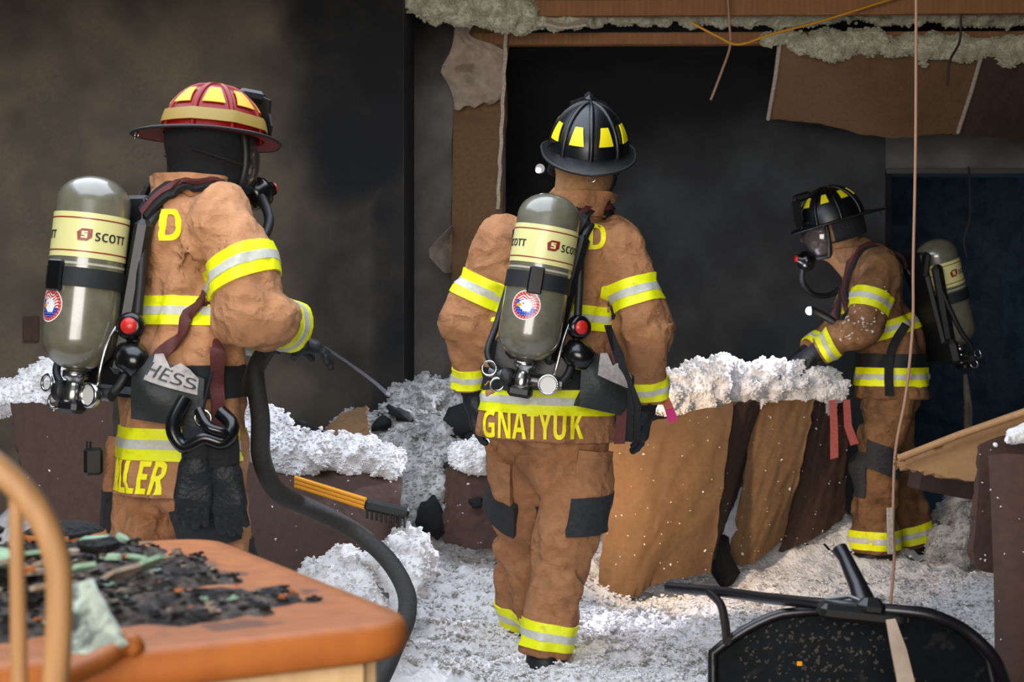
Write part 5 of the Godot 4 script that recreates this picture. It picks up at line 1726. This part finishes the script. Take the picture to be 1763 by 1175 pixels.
# ---------------------------------------------------------------- table, chairs
func furniture() -> void:
	var rng := RandomNumberGenerator.new()
	rng.seed = 12
	# table: top with rounded corners, turned in the room
	var A := Vector3(-0.105, 0.765, -1.80)
	var e1 := Vector3(-0.49, 0, -0.87).normalized()   # to the far corner
	var e2 := Vector3(-0.87, 0, 0.49).normalized()    # to the near left
	var base := Transform3D(Basis(-e2, Vector3.UP, -e1 if (-e2).cross(Vector3.UP).dot(-e1) > 0 else e1), A + e1 * 0.45 + e2 * 0.7)
	var t := thing("dining_table", "orange-brown wooden table with charred debris on top and pale apron", "table", base)
	# in the table's own axes: x along the length, z across
	var hx := 0.7
	var hz := 0.45
	var outline := []
	var cr := 0.09
	for q in [[1, 1, 0], [-1, 1, 90], [-1, -1, 180], [1, -1, 270]]:
		for k in 7:
			var a := deg_to_rad(q[2] + k * 15.0)
			outline.append(Vector2(q[0] * (hx - cr) + cos(a) * cr, q[1] * (hz - cr) + sin(a) * cr))
	var b := MB.new()
	var g := []
	for pr in [[-0.03, -0.046], [-0.008, -0.046], [0.0, -0.040], [0.004, -0.024], [0.0, -0.008], [-0.008, 0.0], [-0.03, 0.0]]:
		var row := PackedVector3Array()
		for k in outline.size():
			var v: Vector2 = outline[k]
			var d := (v - Vector2(clampf(v.x, -hx + cr, hx - cr), clampf(v.y, -hz + cr, hz - cr))).normalized()
			v += d * pr[0]
			row.append(Vector3(v.x, pr[1], -v.y))
		g.append(row)
	b.grid(g, true)
	b.fan(g[0], false); b.fan(g[6], true)
	obj("table_top", b.mesh(), M.table_wood, t)
	for q in [[0.0, hz - 0.05, 1.26, 0.02], [0.0, -hz + 0.05, 1.26, 0.02], [hx - 0.05, 0.0, 0.02, 0.76], [-hx + 0.05, 0.0, 0.02, 0.76]]:
		obj("apron", boxmesh(Vector3(q[2], 0.11, q[3]), 0.003, Transform3D(Basis(), Vector3(q[0], -0.108, q[1]))), M.apron, t)
	for sx in [-1.0, 1.0]:
		for sz in [-1.0, 1.0]:
			b = MB.new()
			b.lathe([[0.0, -0.765], [0.022, -0.765], [0.026, -0.6], [0.035, -0.35], [0.03, -0.25], [0.04, -0.22], [0.04, -0.054], [0.0, -0.054]], 16, Transform3D(Basis(), Vector3(sx * (hx - 0.09), 0, sz * (hz - 0.09))))
			obj("leg", b.mesh(), M.apron, t)
	# ash and charred debris on it
	var n := FastNoiseLite.new()
	n.seed = 9
	n.frequency = 5.0
	g = []
	for i in 45:
		var row := PackedVector3Array()
		for j in 60:
			var x := lerpf(-hx + 0.03, hx - 0.03, j / 59.0)
			var z := lerpf(hz - 0.03, -hz + 0.03, i / 44.0)
			var wp := base * Vector3(x, 0, z)
			var side := (wp - A).dot(e1)
			var near := (wp - A).dot(e2)
			var m := smoothstep(0.10, 0.2, side + n.get_noise_2d(x * 0.8, z * 0.8) * 0.12) * smoothstep(0.08, 0.26, near + n.get_noise_2d(z, x) * 0.25)
			row.append(Vector3(x, -0.006 + m * (0.012 + 0.022 * (n.get_noise_2d(x * 2, z * 2) + 0.4)), z))
		g.append(row)
	b = MB.new()
	b.grid(g)
	var ash := obj("ash_layer", b.mesh(), M.ash)
	ash.transform = base
	tag(ash, "grey-brown ash and grit spread over the wooden table", "ash", "", "stuff")
	var l := []
	for k in 4500:
		var gi: int = rng.randi() % 45
		var p: Vector3 = g[gi][rng.randi() % 60]
		if p.y < 0.004: continue
		var s := rng.randf_range(0.002, 0.009)
		l.append(Transform3D(turned(rng.randf() * 360, rng.randf() * 360, 0).scaled(Vector3(s * 1.4, s * 0.6, s)), p))
	scatter("cinders", tuft_mesh, M.char, l, ash)
	for q in [["pale_crumbs", M.paper, 420], ["brown_crumbs", M.table_wood, 160], ["green_crumbs", M.green_chip, 160]]:
		l = []
		for k in q[2]:
			var gi: int = rng.randi() % 45
			var p: Vector3 = g[gi][rng.randi() % 60]
			if p.y < 0.003: continue
			var s := rng.randf_range(0.002, 0.0075)
			l.append(Transform3D(turned(rng.randf() * 360, rng.randf() * 360, 0).scaled(Vector3(s * 1.4, s * 0.6, s)), p + Vector3(0, 0.006, 0)))
		scatter(q[0], tuft_mesh, q[1], l, ash)
	# larger fragments one by one
	var kinds := [["charred_fragment", "black charred fragment lying in the debris on the wooden table", M.char, 90, 0.04], ["green_plaster_chip", "pale green plaster chip lying in the debris on the wooden table", M.green_chip, 24, 0.042], ["pale_plaster_chip", "pale buff plaster chip lying in the debris on the wooden table", M.paper, 44, 0.028], ["brown_wood_splinter", "brown wood splinter lying in the debris on the wooden table", M.table_wood, 14, 0.04]]
	for q in kinds:
		for k in q[3]:
			var u := rng.randf()
			var v := rng.randf()
			var side := 0.17 + 0.68 * v
			var near := 0.28 + 0.95 * u
			if q[0] == "green_plaster_chip": side = 0.2 + 0.45 * v
			if q[0] == "green_plaster_chip": near = 0.2 + 0.6 * u
			var p := A + e1 * side + e2 * near
			b = MB.new()
			var poly := PackedVector2Array()
			var sides := rng.randi_range(5, 8)
			for a in sides: poly.append(Vector2.from_angle(TAU * a / sides) * rng.randf_range(0.55, 1.0) * Vector2(1.0, rng.randf_range(0.4, 0.8)))
			var sc: float = q[4] * rng.randf_range(0.45, 1.15)
			for a in sides: poly[a] *= sc
			if Geometry2D.triangulate_polygon(poly).is_empty(): continue
			b.plate(poly, rng.randf_range(0.006, 0.016) if q[0] == "charred_fragment" else 0.006)
			var o := obj(q[0], b.mesh(), q[2])
			o.transform = Transform3D(turned(rng.randf() * 360) * turned(0, -90 + rng.randf_range(-42, 42), 0), p + Vector3(0, (0.03 if q[0] == "charred_fragment" else 0.042) + rng.randf_range(0, 0.016), 0))
			tag(o, q[1], "debris", q[0].replace("_", " ") + "s on the table")
	# pale green-white sheet leaning at the chair, orange spindle
	var sg := []
	for i in 7:
		var row := PackedVector3Array()
		for j in 6:
			var u := j / 5.0
			var v := i / 6.0
			row.append(W(lerpf(lerpf(85, 112, v), lerpf(214, 152, v), u), lerpf(lerpf(1180, 1108, u), lerpf(1003, 1000, u), v) + 3 * sin(i * 3.0 + j), lerpf(1.58, 1.68, v) + 0.02 * sin(u * 3.0)))
		sg.append(row)
	tag(obj("plaster_sheet", sheetmesh(sg, 0.006), M.green_white), "whitish-green soot-stained plaster sheet lying by the arched chair back", "plaster")
	var sp := [W(95, 1172, 1.5), W(150, 1150, 1.55), W(200, 1122, 1.6), W(225, 1112, 1.62), W(240, 1118, 1.64)]
	tag(obj("broken_spindle", tubemesh(curve(sp, 24), [0.011, 0.012, 0.013, 0.013, 0.013, 0.013, 0.013, 0.013, 0.013, 0.013, 0.012, 0.011, 0.010, 0.009, 0.009, 0.011, 0.013, 0.014, 0.014, 0.013, 0.011, 0.010, 0.009, 0.008, 0.006], 12), M.table_wood), "broken orange-brown turned spindle lying at the near edge of the table", "spindle")
	# arched chair back in the foreground
	chair()
	# charred stool behind the chair bow
	var st := thing("charred_stool", "charred black-topped stool with an orange rim behind the arched chair", "stool", Transform3D(Basis(), W(110, 915, 2.9) * Vector3(1, 0, 1)))
	var y: float = W(110, 915, 2.9).y
	b = MB.new()
	b.lathe([[0.0, 0.018], [0.05, 0.016], [0.08, 0.0], [0.08, -0.001]], 28, Transform3D(Basis(), Vector3(0, y, 0)))
	obj("charred_top", b.mesh(), M.char, st)
	b = MB.new()
	b.lathe([[0.0, -0.022], [0.082, -0.022], [0.086, -0.012], [0.082, -0.001], [0.0, 0.0]], 28, Transform3D(Basis(), Vector3(0, y, 0)))
	obj("seat_rim", b.mesh(), M.table_wood, st)
	for k in 3:
		var a := TAU * k / 3 + 0.4
		obj("leg", tubemesh([Vector3(cos(a) * 0.13, 0, sin(a) * 0.13), Vector3(cos(a) * 0.055, y - 0.02, sin(a) * 0.055)], [0.013, 0.017], 10), M.table_wood, st)
	black_chair()

func chair() -> void:
	var root := Transform3D(turned(4), Vector3(-0.612, 0, -1.57))
	var t := thing("bow_back_chair", "light wooden chair with a bent arched back beside the charred table", "chair", root)
	# own axes: sitter faces -z; back at z = +0.2
	var P := func(x, y): return Vector3(x, y, 0.19 + (y - 0.45) * 0.18)
	var bow := []
	for k in 33:
		var a := deg_to_rad(lerpf(0, 180, k / 32.0))
		bow.append(P.call(cos(a) * 0.176, 0.90 + sin(a) * 0.15))
	for q in [[0.174, 0.86], [0.169, 0.81], [0.155, 0.70], [0.143, 0.58], [0.135, 0.46]]:
		bow.push_front(P.call(q[0], q[1]))
		bow.append(P.call(-q[0], q[1]))
	obj("bow", tubemesh(curve(bow, 90), 0.0125, 14), M.chair_wood, t)
	for k in 6:
		var x := -0.1125 + k * 0.045
		var top := 0.90 + 0.15 * sqrt(maxf(0.0, 1.0 - pow(x * 1.25 / 0.176, 2)))
		obj("spindle", tubemesh(curve([P.call(x, 0.45), P.call(x * 1.08, 0.58), P.call(x * 1.18, 0.74), P.call(x * 1.25, top)], 12), [0.007, 0.008, 0.009, 0.0095, 0.010, 0.010, 0.010, 0.0095, 0.009, 0.008, 0.0075, 0.007, 0.006], 10), M.chair_wood, t)
	var b := MB.new()
	var g := []
	for q in [[0.0, -0.02], [0.93, -0.02], [1.0, -0.008], [1.0, 0.008], [0.95, 0.02], [0.6, 0.014], [0.0, 0.01]]:
		var row := PackedVector3Array()
		for k in 32:
			var a := TAU * k / 32
			row.append(Vector3(cos(a) * 0.22 * q[0], 0.445 + q[1], -sin(a) * 0.21 * q[0] + 0.0))
		g.append(row)
	b.grid(g, true)
	obj("seat", b.mesh(), M.chair_wood, t)
	for sx in [-1.0, 1.0]:
		for sz in [-1.0, 1.0]:
			obj("leg", tubemesh([Vector3(sx * 0.2, 0, sz * 0.19), Vector3(sx * 0.18, 0.2, sz * 0.17), Vector3(sx * 0.14, 0.43, sz * 0.13)], [0.011, 0.019, 0.014], 10), M.chair_wood, t)

func black_chair() -> void:
	# overturned chair: padded shell seen from behind, tube frame, a stub of its column
	var D := 3.0
	var t := thing("overturned_chair", "overturned black chair with padded shell and bent tube frame", "chair", Transform3D(Basis(), Vector3(0.72, 0, -3.0)))
	var inv := t.transform.affine_inverse()
	var L := func(px, py, d): return inv * W(px, py, d)
	# shell: rounded slab standing on its edge, leaning back
	var g := []
	for i in 15:
		var v := i / 14.0
		var row := PackedVector3Array()
		for j in 25:
			var u := j / 24.0
			var top := 1052.0 + 40.0 * pow(absf(u - 0.55) / 0.55, 3.0) + (34.0 * pow(maxf(0.0, 0.25 - u) / 0.25, 1.3)) + 60.0 * pow(maxf(0.0, u - 0.75) / 0.25, 2.0)
			var left := 1228.0
			var right := lerpf(1738.0, 1700.0, v * v)
			var bulge := 0.06 * sin(PI * clampf(u, 0.03, 0.97)) * sin(PI * clampf(v * 0.75 + 0.1, 0, 1))
			row.append(L.call(lerpf(left, right, u), lerpf(1420.0, top, v), D + 0.10 - 0.10 * v - bulge + 0.12 * v))
		g.append(row)
	var shell := obj("padded_shell", sheetmesh(g, 0.03), M.seat_black, t)
	var rim := []
	for i in range(0, 15): rim.append(g[i][0])
	for j in range(1, 25): rim.append(g[14][j])
	for i in range(13, -1, -1): rim.append(g[i][24])
	obj("piping", tubemesh(rim, 0.012, 10), M.tube_black, shell)
	var rng := RandomNumberGenerator.new()
	rng.seed = 44
	var l := []
	for k in 420:
		var i := rng.randi_range(6, 13)
		var j := int(clampf(rng.randfn(9.0, 4.0), 2, 17))
		var z := rng.randf_range(0.0015, 0.0055)
		l.append(Transform3D(turned(rng.randf() * 360, rng.randf() * 360).scaled(Vector3(z, z, z * 0.5)), g[i][j].lerp(g[i + 1][j + 1], rng.randf()).lerp(g[i][j + 1], rng.randf() * 0.6)))
	scatter("grey_crumbs", tuft_mesh, M.ash, l, shell)
	# frame
	obj("frame_tube", tubemesh(curve([L.call(1150, 1012, 3.5), L.call(1240, 1020, 3.35), L.call(1330, 1032, 3.15), L.call(1430, 1042, 2.96), L.call(1520, 1050, 2.92), L.call(1600, 1060, 2.9), L.call(1660, 1085, 2.9), L.call(1712, 1135, 2.9), L.call(1745, 1210, 2.95)], 60), 0.0125, 12), M.tube_black, t)
	obj("frame_tube", tubemesh(curve([L.call(1220, 1020, 3.38), L.call(1240, 1040, 3.3), L.call(1248, 1070, 3.2), L.call(1252, 1105, 3.05)], 20), 0.010, 10), M.tube_black, t)
	obj("column", tubemesh([L.call(1446, 946, 3.05), L.call(1456, 962, 3.03), L.call(1478, 1010, 2.98), L.call(1492, 1046, 2.94)], [0.017, 0.015, 0.019, 0.024], 14), M.tube_black, t)
	var b := MB.new()
	b.box(Transform3D(turned(0, 0, -6), L.call(1480, 1058, 2.93)), Vector3(0.17, 0.034, 0.06), 0.01)
	b.box(Transform3D(turned(0, 0, -6), L.call(1500, 1047, 2.92)), Vector3(0.06, 0.04, 0.05), 0.015)
	obj("bracket", b.mesh(), M.black_plastic, t)
	obj("lever", tubemesh([L.call(1422, 1034, 2.97), L.call(1462, 1028, 2.95), L.call(1485, 1036, 2.93)], 0.005, 8), M.metal, t)
	for px in [1300, 1640]:
		obj("leg", tubemesh([L.call(px, 1330, 3.1), Vector3(L.call(px, 1330, 3.2).x, 0, -0.3)], 0.0125, 10), M.tube_black, t)
	# pale slat lying across
	tag(obj("paper_strip", sheetmesh([PackedVector3Array([W(1562, 1260, 2.80), W(1596, 1258, 2.80)]), PackedVector3Array([W(1536, 1125, 2.845), W(1562, 1120, 2.845)]), PackedVector3Array([W(1526, 1068, 2.88), W(1542, 1066, 2.88)])], 0.006), M.paper), "pale narrow paper strip lying across the overturned black chair", "paper")
	var chip := obj("orange_chip", boxmesh(Vector3(0.011, 0.009, 0.004), 0.001), M.yellow_plastic)
	chip.position = W(1377, 1144, 2.97)
	tag(chip, "tiny orange chip stuck on the overturned black chair", "chip")

# ---------------------------------------------------------------- small things
func small_things() -> void:
	# charged hose lying in a bend behind the table
	tag(obj("fire_hose", tubemesh(curve([W(506, 566, 4.02), W(470, 590, 4.12), W(440, 640, 4.15), W(448, 720, 4.0), W(450, 790, 3.95), W(478, 848, 4.1), W(540, 878, 4.3), W(610, 915, 4.4), W(665, 962, 4.3), W(697, 1015, 4.15), W(700, 1060, 3.95), W(680, 1110, 3.75), W(640, 1190, 3.6), W(560, 1262, 3.55)], 90), 0.027, 14), M.hose), "dark grey fire hose bending from the left firefighter down past the table", "hose")
	tag(obj("nozzle", tubemesh([W(498, 560, 4.02), W(510, 568, 4.06), W(524, 577, 4.1)], [0.022, 0.018, 0.014], 14), M.rubber), "black hose nozzle at the left firefighter's cuff", "nozzle")
	# jet of water
	tag(obj("water_jet", tubemesh(curve([W(524, 577, 4.1), W(580, 612, 4.6), W(640, 655, 5.3), W(668, 680, 5.6)], 20), [0.003, 0.003, 0.003, 0.003, 0.0035, 0.004, 0.004, 0.0045, 0.005, 0.005, 0.0055, 0.006, 0.006, 0.0065, 0.007, 0.007, 0.0075, 0.008, 0.008, 0.0085, 0.009], 10), M.water), "thin jet of water from the left firefighter's nozzle", "water")
	# yellow-handled tool
	var a := W(508, 830, 5.0)
	var c := W(630, 868, 4.9)
	var d := W(702, 886, 4.85)
	var t := thing("yellow_tool", "yellow-handled tool with a black head stuck in the dark board", "tool", Transform3D(Basis(), a))
	for k in 3:
		var o := Vector3(0, (k - 1) * 0.014, 0.002 * k)
		obj("handle", tubemesh([o, c - a + o], 0.0085, 8), M.yellow_plastic, t)
	obj("head", boxmesh(Vector3(0.155, 0.038, 0.05), 0.008, Transform3D(turned(4, 0, -13), (c + d) * 0.5 - a)), M.rubber, t)
	for k in 9:
		obj("tooth", tubemesh([(c + d) * 0.5 - a + Vector3(-0.065 + k * 0.016, 0.015 - k * 0.004, 0.02), (c + d) * 0.5 - a + Vector3(-0.065 + k * 0.016, -0.03 - k * 0.004, 0.028)], 0.004, 6), M.rubber, t)
	# gloves and hook hanging at the left firefighter's hip
	var h := W(352, 720, 3.66)
	var gt := thing("hanging_gloves", "pair of black gloves clipped to the left firefighter's hip strap", "gloves", Transform3D(Basis(), h))
	glove(gt, Vector3(-0.012, -0.10, 0.01), Vector3(-0.1, -1, 0.1), Vector3(0.2, 0, 1), 0.3, true, M.glove)
	glove(gt, Vector3(0.045, -0.12, 0.0), Vector3(0.15, -1, 0.05), Vector3(-0.2, 0, 1), 0.25, false, M.glove)
	obj("clip_ring", tubemesh(ring_pts(Vector3(0, 0.0, 0.02), 0.02, Vector3(0.2, 0, 1)), 0.004, 6), M.chrome, gt)
	obj("clip_strap", tubemesh(curve([Vector3(0.02, 0.12, 0.0), Vector3(0.0, 0.02, 0.02), Vector3(-0.005, -0.05, 0.02)], 10), 0.008, 8, 0.4), M.black_cloth, gt)
	# coiled regulator hose and hook beside them
	var rt := thing("coiled_hose", "glossy black hose loop hanging at the left firefighter's hip", "hose", Transform3D(Basis(), h))
	obj("loop", tubemesh(curve([Vector3(-0.05, 0.05, 0.0), Vector3(-0.075, -0.02, 0.03), Vector3(-0.045, -0.07, 0.04), Vector3(0.01, -0.05, 0.045), Vector3(0.055, -0.06, 0.04), Vector3(0.075, -0.02, 0.02), Vector3(0.04, 0.015, 0.0)], 40), 0.019, 12), M.black_gloss, rt)
	obj("loop", tubemesh(curve([Vector3(-0.01, 0.02, 0.02), Vector3(0.02, -0.02, 0.05), Vector3(0.06, -0.04, 0.045), Vector3(0.03, -0.085, 0.03), Vector3(-0.03, -0.09, 0.03)], 30), 0.014, 12), M.black_gloss, rt)
	# dark device at the far hip
	var dv := thing("hip_radio", "black boxy radio behind the left firefighter's hip", "radio", Transform3D(turned(20), W(160, 795, 3.9)))
	obj("radio_body", boxmesh(Vector3(0.05, 0.075, 0.035), 0.008), M.black_plastic, dv)
	obj("radio_knob", tubemesh([Vector3(-0.012, 0.036, 0), Vector3(-0.012, 0.055, 0)], 0.007, 10), M.rubber, dv)
